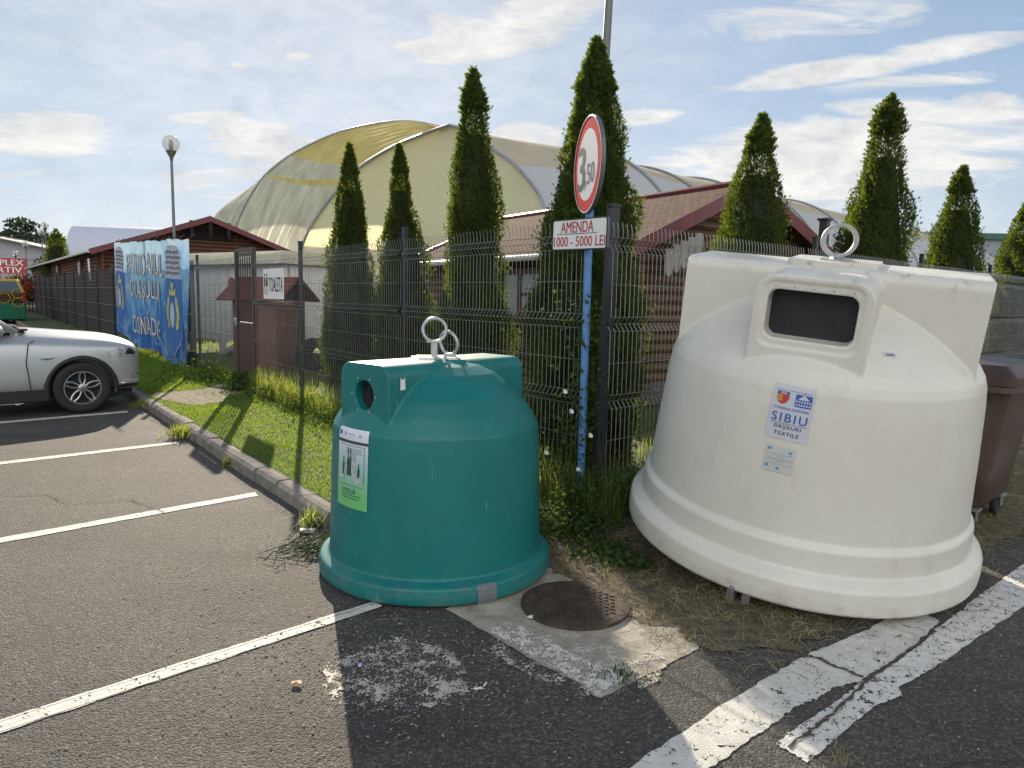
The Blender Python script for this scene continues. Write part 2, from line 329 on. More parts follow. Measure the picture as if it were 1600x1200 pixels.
# ground materials
def asphalt():
    m = bpy.data.materials.new('asphalt'); m.use_nodes = True; nt = m.node_tree; N = nt.nodes; L = nt.links; b = N['Principled BSDF']; b.inputs['Roughness'].default_value = .82
    t = N.new('ShaderNodeTexCoord'); o = t.outputs['Object']
    v = N.new('ShaderNodeTexVoronoi'); v.inputs['Scale'].default_value = 105; L.new(o, v.inputs['Vector'])
    v2 = N.new('ShaderNodeTexVoronoi'); v2.inputs['Scale'].default_value = 190; L.new(o, v2.inputs['Vector'])
    n = N.new('ShaderNodeTexNoise'); n.inputs['Scale'].default_value = 1.3; n.inputs['Detail'].default_value = 9; n.inputs['Roughness'].default_value = .7; L.new(o, n.inputs['Vector'])
    r = N.new('ShaderNodeValToRGB'); L.new(v.outputs['Color'], r.inputs[0]); e = r.color_ramp.elements
    e[0].position = 0; e[0].color = (.030, .028, .027, 1); e[1].position = 1; e[1].color = (.185, .175, .162, 1)
    x = e.new(.62); x.color = (.070, .067, .063, 1)
    r2 = N.new('ShaderNodeValToRGB'); L.new(n.outputs[0], r2.inputs[0]); r2.color_ramp.elements[0].position = .3; r2.color_ramp.elements[0].color = (.74, .74, .75, 1); r2.color_ramp.elements[1].position = .75; r2.color_ramp.elements[1].color = (1.22, 1.2, 1.16, 1)
    mm = N.new('ShaderNodeMixRGB'); mm.blend_type = 'MULTIPLY'; mm.inputs[0].default_value = 1; L.new(r.outputs[0], mm.inputs[1]); L.new(r2.outputs[0], mm.inputs[2])
    n3 = N.new('ShaderNodeTexNoise'); n3.inputs['Scale'].default_value = .9; n3.inputs['Detail'].default_value = 5; n3.inputs['Distortion'].default_value = .6; mp3 = N.new('ShaderNodeMapping'); mp3.inputs['Rotation'].default_value = (0, 0, R(-42)); mp3.inputs['Scale'].default_value = (.35, 1.6, 1); mp3.inputs['Location'].default_value = (3, 7, 0); L.new(o, mp3.inputs[0]); L.new(mp3.outputs[0], n3.inputs['Vector'])
    r3 = N.new('ShaderNodeValToRGB'); L.new(n3.outputs[0], r3.inputs[0]); r3.color_ramp.elements[0].position = .30; r3.color_ramp.elements[0].color = (.62, .62, .64, 1); r3.color_ramp.elements[1].position = .50; r3.color_ramp.elements[1].color = (1.05, 1.04, 1.0, 1)
    m3 = N.new('ShaderNodeMixRGB'); m3.blend_type = 'MULTIPLY'; m3.inputs[0].default_value = 1; L.new(mm.outputs[0], m3.inputs[1]); L.new(r3.outputs[0], m3.inputs[2])
    n4 = N.new('ShaderNodeTexNoise'); n4.inputs['Scale'].default_value = 5; n4.inputs['Detail'].default_value = 12; n4.inputs['Roughness'].default_value = .8; L.new(o, n4.inputs['Vector'])
    r4 = N.new('ShaderNodeValToRGB'); L.new(n4.outputs[0], r4.inputs[0]); r4.color_ramp.elements[0].position = .56; r4.color_ramp.elements[0].color = (0, 0, 0, 1); r4.color_ramp.elements[1].position = .75; r4.color_ramp.elements[1].color = (.5, .5, .5, 1)
    m4 = N.new('ShaderNodeMixRGB'); L.new(r4.outputs[0], m4.inputs[0]); L.new(m3.outputs[0], m4.inputs[1]); m4.inputs[2].default_value = (.17, .155, .13, 1); L.new(m4.outputs[0], b.inputs['Base Color'])
    inv = N.new('ShaderNodeMath'); inv.operation = 'ADD'; L.new(v.outputs['Distance'], inv.inputs[0])
    h2 = N.new('ShaderNodeMath'); h2.operation = 'MULTIPLY'; h2.inputs[1].default_value = .5; L.new(v2.outputs['Distance'], h2.inputs[0]); L.new(h2.outputs[0], inv.inputs[1])
    bp = N.new('ShaderNodeBump'); bp.inputs['Strength'].default_value = 1; bp.inputs['Distance'].default_value = .007; bp.invert = True; L.new(inv.outputs[0], bp.inputs['Height']); L.new(bp.outputs[0], b.inputs['Normal'])
    return m
M_asph = asphalt()
def worn(name, col, thr=.48, soft=.04, scale=18, under=None, fine=90):
    """paint with chipped-away spots (alpha from noise)"""
    m = mat(name, col, .75, var=.12, vscale=12, bump=.5, bscale=120); nt = m.node_tree; N = nt.nodes; L = nt.links; b = N['Principled BSDF']
    t = N.new('ShaderNodeTexCoord'); n = N.new('ShaderNodeTexNoise'); n.inputs['Scale'].default_value = scale; n.inputs['Detail'].default_value = 10; n.inputs['Roughness'].default_value = .75; L.new(t.outputs['Object'], n.inputs['Vector'])
    v = N.new('ShaderNodeTexVoronoi'); v.inputs['Scale'].default_value = fine; L.new(t.outputs['Object'], v.inputs['Vector'])
    a = N.new('ShaderNodeMath'); a.operation = 'MULTIPLY_ADD'; L.new(v.outputs['Distance'], a.inputs[0]); a.inputs[1].default_value = -.22; L.new(n.outputs[0], a.inputs[2])
    r = N.new('ShaderNodeMapRange'); r.inputs['From Min'].default_value = thr-soft-.1; r.inputs['From Max'].default_value = thr+soft-.1; L.new(a.outputs[0], r.inputs['Value']); L.new(r.outputs[0], b.inputs['Alpha'])
    return m
M_line = worn('road_paint', (.58, .57, .53), .375, .03)
M_line_old = worn('road_paint_old', (.62, .61, .58), .41, .03)
M_splotch = worn('paint_splotch', (.48, .45, .39), .52, .04, 9)
M_slab = mat('pale_concrete', (.24, .215, .18), .9, cscale=9, bump=.8, bscale=90, col2=(.46, .42, .35))
M_soil = mat('dry_soil', (.05, .045, .028), .95, cscale=14, bump=1, bscale=50, col2=(.15, .125, .08))
M_turf = mat('turf', (.035, .055, .012), .95, cscale=3, bump=1, bscale=70, col2=(.075, .10, .025))
M_path = mat('trodden_earth', (.16, .13, .095), .95, cscale=6, bump=.8, bscale=50, col2=(.27, .225, .165))
M_blade = mat('grass_blade', (.055, .105, .015), .55, cscale=1.5, col2=(.11, .165, .025), trans=.55, tcol=(.34, .48, .04), spec=.35)
M_blade_t = mat('tall_grass_blade', (.06, .10, .02), .55, cscale=2.5, col2=(.15, .17, .045), trans=.55, tcol=(.40, .46, .06), spec=.3)
M_hay = mat('dry_grass', (.15, .125, .065), .8, cscale=5, col2=(.42, .34, .19), trans=.25)
M_weed = mat('weed_leaf', (.022, .050, .014), .8, spec=.2, cscale=6, col2=(.055, .095, .028), trans=.35, tcol=(.12, .2, .03))
M_thuja = mat('thuja_foliage', (.016, .034, .008), .7, cscale=3.5, col2=(.052, .080, .016), trans=.40, tcol=(.20, .27, .022), spec=.3, lo=.3, hi=.7)
M_bark = mat('bark', (.06, .038, .026), .9, bump=.8, bscale=30, stretch=(1, 1, .2))
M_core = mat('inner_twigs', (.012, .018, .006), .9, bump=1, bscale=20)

# ================================================================== SETTING
def sheet(name, pts, z, m, kind='structure'):
    mb = MB(); mb.add([(x, y, z) for x, y in pts], [tuple(range(len(pts)))]); return tag(mb.build(name, m), kind=kind)
def kl(t, off=0): p = Vector((-1.25, 4.68, 0))+EL*t-NL*off; return (p.x, p.y)     # along the kerb face, off to the lawn side
sheet('ground', [(-1500, -300), (1500, -300), (1500, 2500), (-1500, 2500)], -.02, M_turf)
a0 = kl(0); a1 = kl(110)
sheet('car_park', [(-160, -30), (60, -30), (60, 44), (3.6, 6.2), (0.5, 5.3), a0, a1, (-160, a1[1])], 0, M_asph)
# lawn: one raised sheet behind the kerb and the two fences
k0 = kl(-.1, .13); k1 = kl(85, .13); f0 = P0+ER*.0; f1 = P0+ER*70
tag(MB().add([(k0[0], k0[1], LZ), (P0.x-.05, P0.y-.02, LZ), (f1.x, f1.y, LZ), (70, 120, LZ), (-60, 120, LZ), (k1[0], k1[1], LZ)], [(0, 1, 2, 3, 4, 5)]).build('lawn', M_turf), kind='structure')
ek = [(k0[0]-.13, k0[1]-.02), (-.9, 4.62), (-.3, 4.72), (.25, 4.76), (P0.x-.05, P0.y-.16)]; el_ = [(k0[0], k0[1]), (-.78, k0[1]+.03), (-.25, k0[1]+.10), (.2, k0[1]+.14), (P0.x-.05, P0.y-.02)]
tag(MB().add([(x, y, -.004) for x, y in ek]+[(x, y, LZ) for x, y in el_], [(i_, i_+1, 6+i_, 5+i_) for i_ in range(4)]).build('earth_bank', M_soil, smooth=True), kind='structure')
# kerb stones
mb = MB(); t = 0; i = 0
while t < 60:
    L_ = .5 if t < 30 else 4; j = random.uniform(-.012, .012) if t < 16 else 0; dz = random.uniform(-.008, .008)
    c = Vector(kl(t+L_/2, .06+j)+(0,)); w_ = L_-.014
    prof = [(-.065, -.05), (.065, -.05), (.065, .118), (-.035, .118), (-.065, .09)]     # lot side bevelled
    e = EL; vs = []
    for s_ in (-w_/2, w_/2):
        for (a, z) in prof: vs.append(c+e*s_-NL*a+Vector((0, 0, z+dz)))
    mb.add(vs, [(4, 3, 2, 1, 0), (5, 6, 7, 8, 9)]+[(k, (k+1) % 5, 5+(k+1) % 5, 5+k) for k in range(5)]); t += L_
tag(mb.build('kerb', M_kerb), kind='structure')
# dry bed of soil and clippings around the bins
front = [(-1.45, 4.9), (-1.15, 4.62), (-.55, 4.55), (.02, 4.2), (.33, 3.84), (.62, 3.50), (.80, 3.18), (1.02, 3.02), (1.5, 3.16), (1.75, 3.34), (2.2, 3.62), (2.62, 4.02), (3.1, 4.42), (4.0, 5.1), (6, 6.85), (12, 12)]
def front_dist(X, Y):
    best = np.full(X.shape, 1e9); sgn = np.ones(X.shape)
    for (x0, y0), (x1, y1) in zip(front[:-1], front[1:]):
        dx, dy = x1-x0, y1-y0; L2 = dx*dx+dy*dy; tt = np.clip(((X-x0)*dx+(Y-y0)*dy)/L2, 0, 1)
        d = np.hypot(X-x0-tt*dx, Y-y0-tt*dy); s_ = np.sign(dx*(Y-y0)-dy*(X-x0)); m_ = d < best; best = np.where(m_, d, best); sgn = np.where(m_, s_, sgn)
    return best*sgn
def vnoise(X, Y, f, seed=0):
    r = np.random.default_rng(seed); out = 0
    for k in range(6):
        a = r.uniform(0, 2*PI); ph = r.uniform(0, 2*PI); ff = f*r.uniform(.6, 1.7); out = out+np.sin(X*ff*math.cos(a)+Y*ff*math.sin(a)+ph)
    return out/6
def soil_h(X, Y):
    d = front_dist(X, Y); return np.clip((d-.55)*.16, 0, .105)+.006+np.clip(d, 0, .3)*.05*(1+vnoise(X, Y, 14, 3))*.5
xs = np.arange(-1.5, 8, .022); ys = np.arange(2.7, 9, .022); X, Y = np.meshgrid(xs, ys)
d = front_dist(X, Y)+.09*vnoise(X, Y, 16, 1)+.07*vnoise(X, Y, 50, 2)+rng.normal(0, .012, X.shape)
behindR = (X-P0.x)*NR.x+(Y-P0.y)*NR.y; behindL = (X-P0.x)*NL.x+(Y-P0.y)*NL.y
lotside = np.minimum(behindR, 10) > -.3
keepv = (d > 0) & ((behindR > -.25) | (X < P0.x)) & ((behindL > -.25) | (X > P0.x)) & ~((X < -.2) & (Y > 5.0))
Z = soil_h(X, Y); idx = np.arange(X.size).reshape(X.shape)
q = keepv[:-1, :-1] & keepv[1:, :-1] & keepv[:-1, 1:] & keepv[1:, 1:]
Fq = np.stack([idx[:-1, :-1][q], idx[:-1, 1:][q], idx[1:, 1:][q], idx[1:, :-1][q]], 1)
V = np.stack([X.ravel(), Y.ravel(), Z.ravel()], 1); used = np.unique(Fq); rm = np.zeros(len(V), int); rm[used] = np.arange(len(used))
tag(npmesh('dry_soil_bed', V[used], rm[Fq], M_soil, smooth=True), kind='structure')
# trodden path from the kerb to the gate
pp = [(-5.15, 9.85), (-4.55, 9.38), (-4.15, 9.15), (-3.95, 9.5), (-4.1, 10.1), (-3.85, 10.85), (-4.45, 11.6), (-4.75, 11.35), (-4.75, 10.7), (-5.2, 10.2)]
sheet('footpath', pp, LZ+.006, M_path)
# painted markings
def rag(pts, n=14, amp=.006):
    out = []
    for (x0, y0), (x1, y1) in zip(pts, pts[1:]+pts[:1]):
        for k in range(n): t_ = k/n; out.append((x0+(x1-x0)*t_+random.uniform(-amp, amp), y0+(y1-y0)*t_+random.uniform(-amp, amp)))
    return out
def stripe(name, pts, m, z=.004): return sheet(name, pts, z, m)
stripe('parking_line', rag([(-4.6, -.25), (-.639, 3.479), (-.700, 3.535), (-4.68, -.13)], 90, .0045), M_line)
stripe('parking_line', rag([(-7.2, .42), (-1.998, 5.435), (-2.052, 5.53), (-7.3, .50)], 90, .0045), M_line)
stripe('parking_line', rag([(-8.2, 2.90), (-3.51, 7.30), (-3.575, 7.40), (-8.3, 3.02)], 90, .0045), M_line)
stripe('parking_line', rag([(-10, 4.48), (-5.04, 9.14), (-5.12, 9.26), (-10.1, 4.62)], 90, .0045), M_line)
for k in range(1, 7):
    o = Vector((EL.x*2.42*k, EL.y*2.42*k)); stripe('parking_line', [(-10+o.x, 4.48+o.y), (-5.04+o.x, 9.14+o.y), (-5.12+o.x, 9.26+o.y), (-10.1+o.x, 4.62+o.y)], M_line)
stripe('road_marking', rag([(-.6, 1.36), (.436, 2.252), (.878, 2.65), (1.346, 3.04), (1.805, 3.34), (2.15, 3.62), (2.22, 3.44), (1.93, 3.17), (1.66, 2.95), (1.50, 2.835), (1.38, 2.79), (1.28, 2.71), (1.161, 2.64), (.97, 2.47), (.715, 2.261), (-.42, 1.24)]), M_line)
stripe('road_marking', rag([(.989, 2.405), (1.25, 2.61), (1.42, 2.745), (1.50, 2.82), (1.66, 2.93), (1.93, 3.15), (2.14, 3.345), (2.6, 3.74), (3.18, 4.22), (5.6, 6.15), (5.85, 5.9), (3.4, 4.05), (2.797, 3.645), (1.98, 3.02), (1.66, 2.80), (1.64, 2.735), (1.517, 2.677), (1.063, 2.299)]), M_line_old, .0045)
stripe('concrete_slab', rag([(-.32, 3.46), (.389, 2.672), (.90, 3.10), (.9, 3.7), (.4, 4.3)], 16, .008), M_slab, .0035)
stripe('worn_paint', rag([(-.10, 3.05), (.30, 2.66), (.62, 2.78), (.75, 3.02), (.45, 3.15), (.1, 3.3)], 10, .02), M_splotch, .0075)
stripe('worn_paint', rag([(-.80, 2.86), (-.70, 2.62), (-.5, 2.55), (-.36, 2.56), (-.10, 2.72), (-.28, 3.06), (-.52, 3.16), (-.66, 3.02)], 10, .02), M_splotch, .0035)
# cracks filled with grit in the double marking
mb = MB(); cp = [(2.13, 3.335), (1.98, 3.22), (1.82, 3.09), (1.68, 2.96), (1.62, 2.90), (1.50, 2.85), (1.42, 2.76), (1.31, 2.69), (1.22, 2.58), (1.12, 2.47), (1.03, 2.385)]
def crack(mb, pts, w):
    P_ = []
    for (x0, y0), (x1, y1) in zip(pts[:-1], pts[1:]):
        for k in range(5): t_ = k/5; P_.append((x0+(x1-x0)*t_+random.uniform(-.008, .008), y0+(y1-y0)*t_+random.uniform(-.008, .008)))
    P_.append(pts[-1]); L_ = []; R_ = []
    for i_, (x, y) in enumerate(P_):
        a = P_[max(0, i_-1)]; b = P_[min(len(P_)-1, i_+1)]; dx, dy = b[0]-a[0], b[1]-a[1]; l = math.hypot(dx, dy); ww = w*random.uniform(.35, 1.2)
        L_.append((x-dy/l*ww, y+dx/l*ww, .009)); R_.append((x+dy/l*ww, y-dx/l*ww, .009))
    n_ = len(L_); mb.add(L_+R_, [(i_, i_+1, n_+i_+1, n_+i_) for i_ in range(n_-1)])
cp = [(2.13, 3.33), (1.93, 3.155), (1.80, 3.05), (1.66, 2.935), (1.55, 2.85), (1.50, 2.80), (1.38, 2.68), (1.26, 2.57), (1.16, 2.48), (1.03, 2.37)]; crack(mb, cp, .009); crack(mb, [(1.54, 2.87), (1.47, 2.95), (1.42, 3.02), (1.34, 3.05)], .010)
tag(mb.build('pavement_crack', mat('crack_grit', (.06, .055, .045), .95, bump=.8)), kind='structure')

mb = MB()
for pts_, w_ in (([(-4.2, 5.2), (-3.6, 5.35), (-3.3, 5.1), (-2.9, 5.25), (-2.5, 4.95)], .004), ([(.95, 2.15), (1.2, 2.05), (1.6, 2.3), (2.1, 2.35)], .003)): crack(mb, pts_, w_)
tag(mb.build('hairline_crack', mat('crack_dark', (.018, .017, .016), .95)), kind='structure')
stripe('worn_paint', rag([(-.1, 3.24), (.37, 2.70), (.52, 2.82), (.34, 2.98), (.16, 3.16), (.05, 3.32)], 10, .015), worn('slab_paint', (.60, .58, .53), .47, .03, 10), .0085)
# ================================================================== MANHOLE
t = thing('manhole_cover', 'round rusty iron manhole cover set in the pale concrete slab', 'manhole cover', (.355, 3.53, .006), R(20))
mb = MB(); mb.lathe([(.285, 0), (.285, .016), (.262, .020)], 48); mb.build('rim', M_iron, t, 30)
mb = MB(); mb.lathe([(.25, .0), (.25, .021), (.0001, .022)], 48)
for ix in range(-6, 7):
    for iy in range(-6, 7):
        x = ix*.036+(.018 if iy % 2 else 0); y = iy*.036
        if math.hypot(x, y) < .225: mb.box((x, y, .0235), (.024, .013, .006), (0, 0, R(45 if (ix+iy) % 2 else -45)))
mb.build('lid', M_iron, t)

# ================================================================== BELL BINS
def hood_solid(mb, w, h0, h1, y0, y1, ang, r):
    """rounded box running radially from y0 to y1 in direction ang, width w, from h0 to h1, top corners rounded"""
    poly = []
    for cx, sgn, a0 in ((w/2-r, 1, 0), (-w/2+r, -1, 90)):
        for k in range(7): a = R(a0+90*k/6); poly.append((cx+r*math.cos(a), h1-r+r*math.sin(a)))
    poly += [(-w/2, h0), (w/2, h0)]
    mt = Matrix.Rotation(ang, 4, 'Z') @ Matrix(((0, 0, 1, 0), (1, 0, 0, 0), (0, 1, 0, 0), (0, 0, 0, 1)))
    mb.prism(poly, y0, y1, mt)
def solid(prof, hoods, cuts, vox, m, name, parent, smooth_it=6):
    def tmp(mb): return mb.build('tmp', m)
    b0 = MB(); b0.lathe(prof, 96); body = tmp(b0); ops = []
    for h in hoods: hb = MB(); hood_solid(hb, *h); ops.append((tmp(hb), 'UNION'))
    for c_ in cuts: ops.append((tmp(c_), 'DIFFERENCE'))
    for o, op in ops:
        md = body.modifiers.new('b', 'BOOLEAN'); md.object = o; md.operation = op; md.solver = 'EXACT'
    rm_ = body.modifiers.new('r', 'REMESH'); rm_.mode = 'VOXEL'; rm_.voxel_size = vox; rm_.use_smooth_shade = True
    sm = body.modifiers.new('s', 'SMOOTH'); sm.iterations = smooth_it; sm.factor = .5
    me = evaluated(body)
    for o, _ in ops: bpy.data.objects.remove(o)
    bpy.data.objects.remove(body); me.materials.clear(); me.materials.append(m); me.name = name
    o = link(name, me, parent, True)
    bvh = BVHTree.FromPolygons([v.co.copy() for v in me.vertices], [tuple(p.vertices) for p in me.polygons])
    return o, bvh
def wrapper(bvh, ang, zc, rad, tilt=0, su=1, sv=1):
    ct, st = math.cos(tilt), math.sin(tilt)
    def f(u, v, off):
        u, v = u*su, v*sv; u, v = u*ct-v*st, u*st+v*ct
        a = ang+u/rad; d_ = Vector((math.cos(a), math.sin(a), 0)); p = d_*3+Vector((0, 0, zc+v))
        hit, n, _, _ = bvh.ray_cast(p, -d_)
        return hit+d_*off if hit else d_*rad+Vector((0, 0, zc+v))
    return curved(f, .022)
def ring(mb, c, r, tr, ang, lean=0, n=32):
    pts = []
    for k in range(n):
        a = 2*PI*k/n; x = r*math.cos(a); z = r*math.sin(a); y = 0
        y, z = y*math.cos(lean)-z*math.sin(lean), y*math.sin(lean)+z*math.cos(lean)
        pts.append(Vector(c)+Vector((x*math.cos(ang)-y*math.sin(ang), x*math.sin(ang)+y*math.cos(ang), z)))
    mb.tube(pts, tr, 10, closed=True)

# ---- green glass bin
GB = thing('bottle_bank', 'small teal green bell shaped glass recycling bin with round hole and poster', 'recycling bin', (-.44, 4.13, .004))
A1 = R(-90-41); A2 = A1+PI
gprof = [(.0, .01), (.678, .01), (.688, .020), (.690, .05), (.684, .098), (.676, .106), (.640, .122), (.628, .128), (.622, .3), (.612, .6), (.604, .80), (.600, .868), (.588, .890), (.545, .962), (.485, 1.045), (.42, 1.11), (.34, 1.165), (.25, 1.205), (.17, 1.225), (.0, 1.228)]
cut = MB(); mt = Matrix.Rotation(A1, 4, 'Z') @ Matrix.Translation((.53, 0, 1.065)) @ Matrix.Rotation(R(90), 4, 'Y'); cut.lathe([(.079, -.07), (.079, .1)], 40, mtx=mt)
cut2 = MB(); mt2 = Matrix.Rotation(A1+.0, 4, 'Z'); 
gbody, gbvh = solid(gprof, [(.41, .80, 1.235, .0, .535, A1, .075), (.41, .80, 1.235, .0, .535, A2, .075)], [cut], .0062, M_teal, 'body', GB, 3)
# hole: rubber flaps and bolts
mb = MB(); mt = Matrix.Rotation(A1, 4, 'Z') @ Matrix.Translation((.475, 0, 1.065)) @ Matrix.Rotation(R(90), 4, 'Y')
for k in range(6):
    a = k*PI/3+.2; mb.add([mt @ Vector((0, 0, .002+.004*(k % 2))), mt @ Vector((.083*math.cos(a), .083*math.sin(a), .012)), mt @ Vector((.083*math.cos(a+PI/6), .083*math.sin(a+PI/6), .012)), mt @ Vector((.083*math.cos(a+PI/3), .083*math.sin(a+PI/3), .012))], [(0, 1, 2, 3)])
mb.build('rubber_flap', M_black, GB)
mb = MB(); mt = Matrix.Rotation(A1, 4, 'Z') @ Matrix.Translation((.534, 0, 1.065)) @ Matrix.Rotation(R(90), 4, 'Y')
for k in range(6):
    a = k*PI/3+.5; mb = MB(); mb.lathe([(.006, 0), (.006, .004), (.0, .006)], 8, mtx=mt @ Matrix.Translation((.1*math.cos(a), .1*math.sin(a), 0))); mb.build('bolt', M_galv, GB)
# top plate, lifting rings
mb = MB(); mb.prism([(x, y) for x, y in rrect(.30, .26, .02)], 1.222, 1.240, Matrix.Rotation(R(12), 4, 'Z')); mb.build('top_plate', M_teal, GB)
lg = MB(); lg.prism(rrect(.24, .20, .01), 1.240, 1.247, Matrix.Rotation(R(12), 4, 'Z')); plate = lg.build('lifting_plate', M_galv, GB)
mb = MB(); mb.box((-.02, 0, 1.29), (.035, .035, .09)); mb.box((-.02, 0, 1.335), (.085, .05, .012)); ring(mb, (-.02, 0, 1.402), .068, .0105, R(8), R(-4)); mb.build('lifting_ring', M_galv, GB, 40)
mb = MB(); ring(mb, (.062, .03, 1.325), .068, .0105, R(-38), R(8)); mb.box((.07, .02, 1.256), (.07, .04, .02)); mb.build('lifting_ring', M_galv, GB, 40)
# sheet metal patch on the flange, small white tag
patchf = wrapper(gbvh, R(-90+29), .055, .685)
mb = MB(); put(mb, gridshape(.11, .105, 5, 5), 0, 0, patchf, .004); mb.build('flange_patch', mat('dull_steel', (.17, .19, .20), .65, .5, cscale=30, bump=.3), GB)
# poster
pf = wrapper(gbvh, R(-180+47.5), .675, .61, 0, 1.14, .97)
def gmat():
    m = mat('poster_print', (.4, .5, .5), .4); nt = m.node_tree; N = nt.nodes; L = nt.links; t_ = N.new('ShaderNodeTexCoord'); s_ = N.new('ShaderNodeSeparateXYZ'); L.new(t_.outputs['Object'], s_.inputs[0])
    mr = N.new('ShaderNodeMapRange'); mr.inputs['From Min'].default_value = .47; mr.inputs['From Max'].default_value = .89; L.new(s_.outputs[2], mr.inputs[0]); r = N.new('ShaderNodeValToRGB'); L.new(mr.outputs[0], r.inputs[0]); e = r.color_ramp.elements
    e[0].position = .15; e[0].color = (.13, .45, .17, 1); e[1].position = .86; e[1].color = (.62, .64, .72, 1); x = e.new(.52); x.color = (.30, .48, .50, 1); L.new(r.outputs[0], N['Principled BSDF'].inputs['Base Color']); return m
mb = MB(); put(mb, gridshape(.235, .44, 12, 14), 0, 0, pf, .0035)
poster = mb.build('poster', gmat(), GB, True)
mb = MB(); put(mb, rectshape(.235, .016), 0, .148, pf, .0055); put(mb, text2d('STICLĂ', .10, .034, .01), -.01, -.122, pf, .0055)
for i_, (bx, hh, bw) in enumerate(((-.058, .10, .016), (-.018, .15, .016), (.0, .15, .016), (.060, .075, .015))):
    y0 = -.04; put(mb, polyshape([(-bw/2, 0), (bw/2, 0), (bw/2, hh*.55), (bw/5, hh*.72), (bw/5, hh), (-bw/5, hh), (-bw/5, hh*.72), (-bw/2, hh*.55)]), bx, y0, pf, .006)
for yy, ww in ((-.150, .15), (-.166, .13)): put(mb, rectshape(ww, .004), .0, yy, pf, .0055)
for yy in (.112, .100, .088): put(mb, rectshape(.12, .0025), .02, yy, pf, .0055)
put(mb, rectshape(.2, .0025), 0, .128, pf, .0055); put(mb, rectshape(.0025, .2), .095, .025, pf, .0055); put(mb, rectshape(.17, .0025), .005, -.095, pf, .0055)
mb.build('lettering', mat('dark_green_ink', (.02, .06, .045), .5), poster)
mb = MB(); put(mb, rectshape(.022, .022), -.095, .19, pf, .0055); mb.build('flag_emblem', M_blue_ink, poster)
mb = MB(); put(mb, rectshape(.012, .022), -.05, .19, pf, .0055); mb.build('crest_emblem', M_grey_ink, poster); mb = MB(); put(mb, rectshape(.05, .004), .0, .19, pf, .0055); mb.build('fine_print', M_grey_ink, poster); mb = MB(); put(mb, circshape(.008), .065, .188, pf, .0055); mb.build('round_emblem', M_grey_ink, poster)
mb = MB(); put(mb, polyshape([(-.02, 0), (-.005, -.01), (.012, .0), (.014, .11), (.0, .13), (-.015, .10)]), .024, -.035, pf, .0058)
for cx, cy, rr in ((-.070, -.05, .024), (-.052, -.02, .018), (.045, -.055, .026), (.065, -.045, .02), (-.035, .03, .013)): put(mb, circshape(rr, 9), cx, cy, pf, .0059)
mb.build('glass_picture', mat('pale_print', (.50, .56, .56), .5, cscale=60, col2=(.2, .25, .25)), poster)
# scrap of white label on the hood side
nd = Vector((math.cos(A1+PI/2), math.sin(A1+PI/2), 0)); rd = Vector((math.cos(A1), math.sin(A1), 0))
bl = MB(); c0 = rd*.44+nd*.2085+Vector((0, 0, 1.14))
if (c0-nd*.2).length > 0: pass
bl.add([c0+rd*.017+Vector((0, 0, -.035)), c0-rd*.017+Vector((0, 0, -.033)), c0-rd*.014+Vector((0, 0, .03)), c0+rd*.002+Vector((0, 0, .018)), c0+rd*.017+Vector((0, 0, .032))], [(0, 1, 2, 3, 4)])
bl.build('torn_label', M_white_p, GB)

# ---- white textile bin
n_ = Vector((.032, -.150, 0)); n_.z = math.sqrt(1-n_.length_squared)
WB = thing('textile_bin', 'big white bell shaped textile bin tipped forward, with black slot and county stickers', 'recycling bin', (1.79, 4.35, .186))
WB.rotation_euler = Vector((0, 0, 1)).rotation_difference(n_).to_euler()
wprof = [(.0, .012), (1.004, .012), (1.018, .026), (1.020, .08), (1.014, .145), (1.002, .160), (.962, .192), (.950, .200), (.946, .25), (.942, .318), (.934, .330), (.914, .350), (.908, .42), (.888, .70), (.862, 1.0), (.848, 1.10), (.832, 1.15), (.80, 1.20), (.745, 1.26), (.67, 1.325), (.57, 1.40), (.45, 1.475), (.32, 1.55), (.22, 1.60), (.12, 1.63), (.0, 1.632)]
AF = R(-120); 
mtF = Matrix.Rotation(AF, 4, 'Z') @ Matrix.Translation((.755, 0, 1.452)) @ Matrix(((0, 0, 1, 0), (1, 0, 0, 0), (0, 1, 0, 0), (0, 0, 0, 1)))
cA = MB(); cA.prism(rrect(.475, .335, .06), -.008, .2, mtF)
cB = MB(); cB.prism(rrect(.42, .245, .05), -.13, .2, mtF)
wbody, wbvh = solid(wprof, [(.565, 1.12, 1.650, 0, .755, AF, .11), (.565, 1.12, 1.650, 0, .755, AF+PI, .11), (.60, 1.0, 1.672, 0, .765, AF+PI/2, .06), (.60, 1.0, 1.665, 0, .775, AF-PI/2, .06)], [cA, cB], .0075, M_white, 'body', WB, 4)
mb = MB(); mb.prism(rrect(.50, .32, .06), -.125, -.12, mtF); mb.build('slot_flap', mat('slot_black', (.012, .013, .018), .55, var=.4, cscale=15, bump=.2), WB)
for k in range(5): mb = MB(); mb.lathe([(.006, 0), (.006, .004), (0, .006)], 8, mtx=mtF @ Matrix.Translation((-.18+.09*k, .142, -.012))); mb.build('rivet', M_galv, WB)
mb = MB(); mb.prism(rrect(.46, .46, .04), 1.66, 1.690, Matrix.Rotation(AF, 4, 'Z')); mb.build('top_plate', M_white, WB, 30)
mb = MB(); mb.prism(rrect(.20, .16, .01), 1.690, 1.698, Matrix.Rotation(AF, 4, 'Z')); mb.box((0, 0, 1.71), (.06, .05, .03)); mb.build('lifting_plate', M_galv, WB)
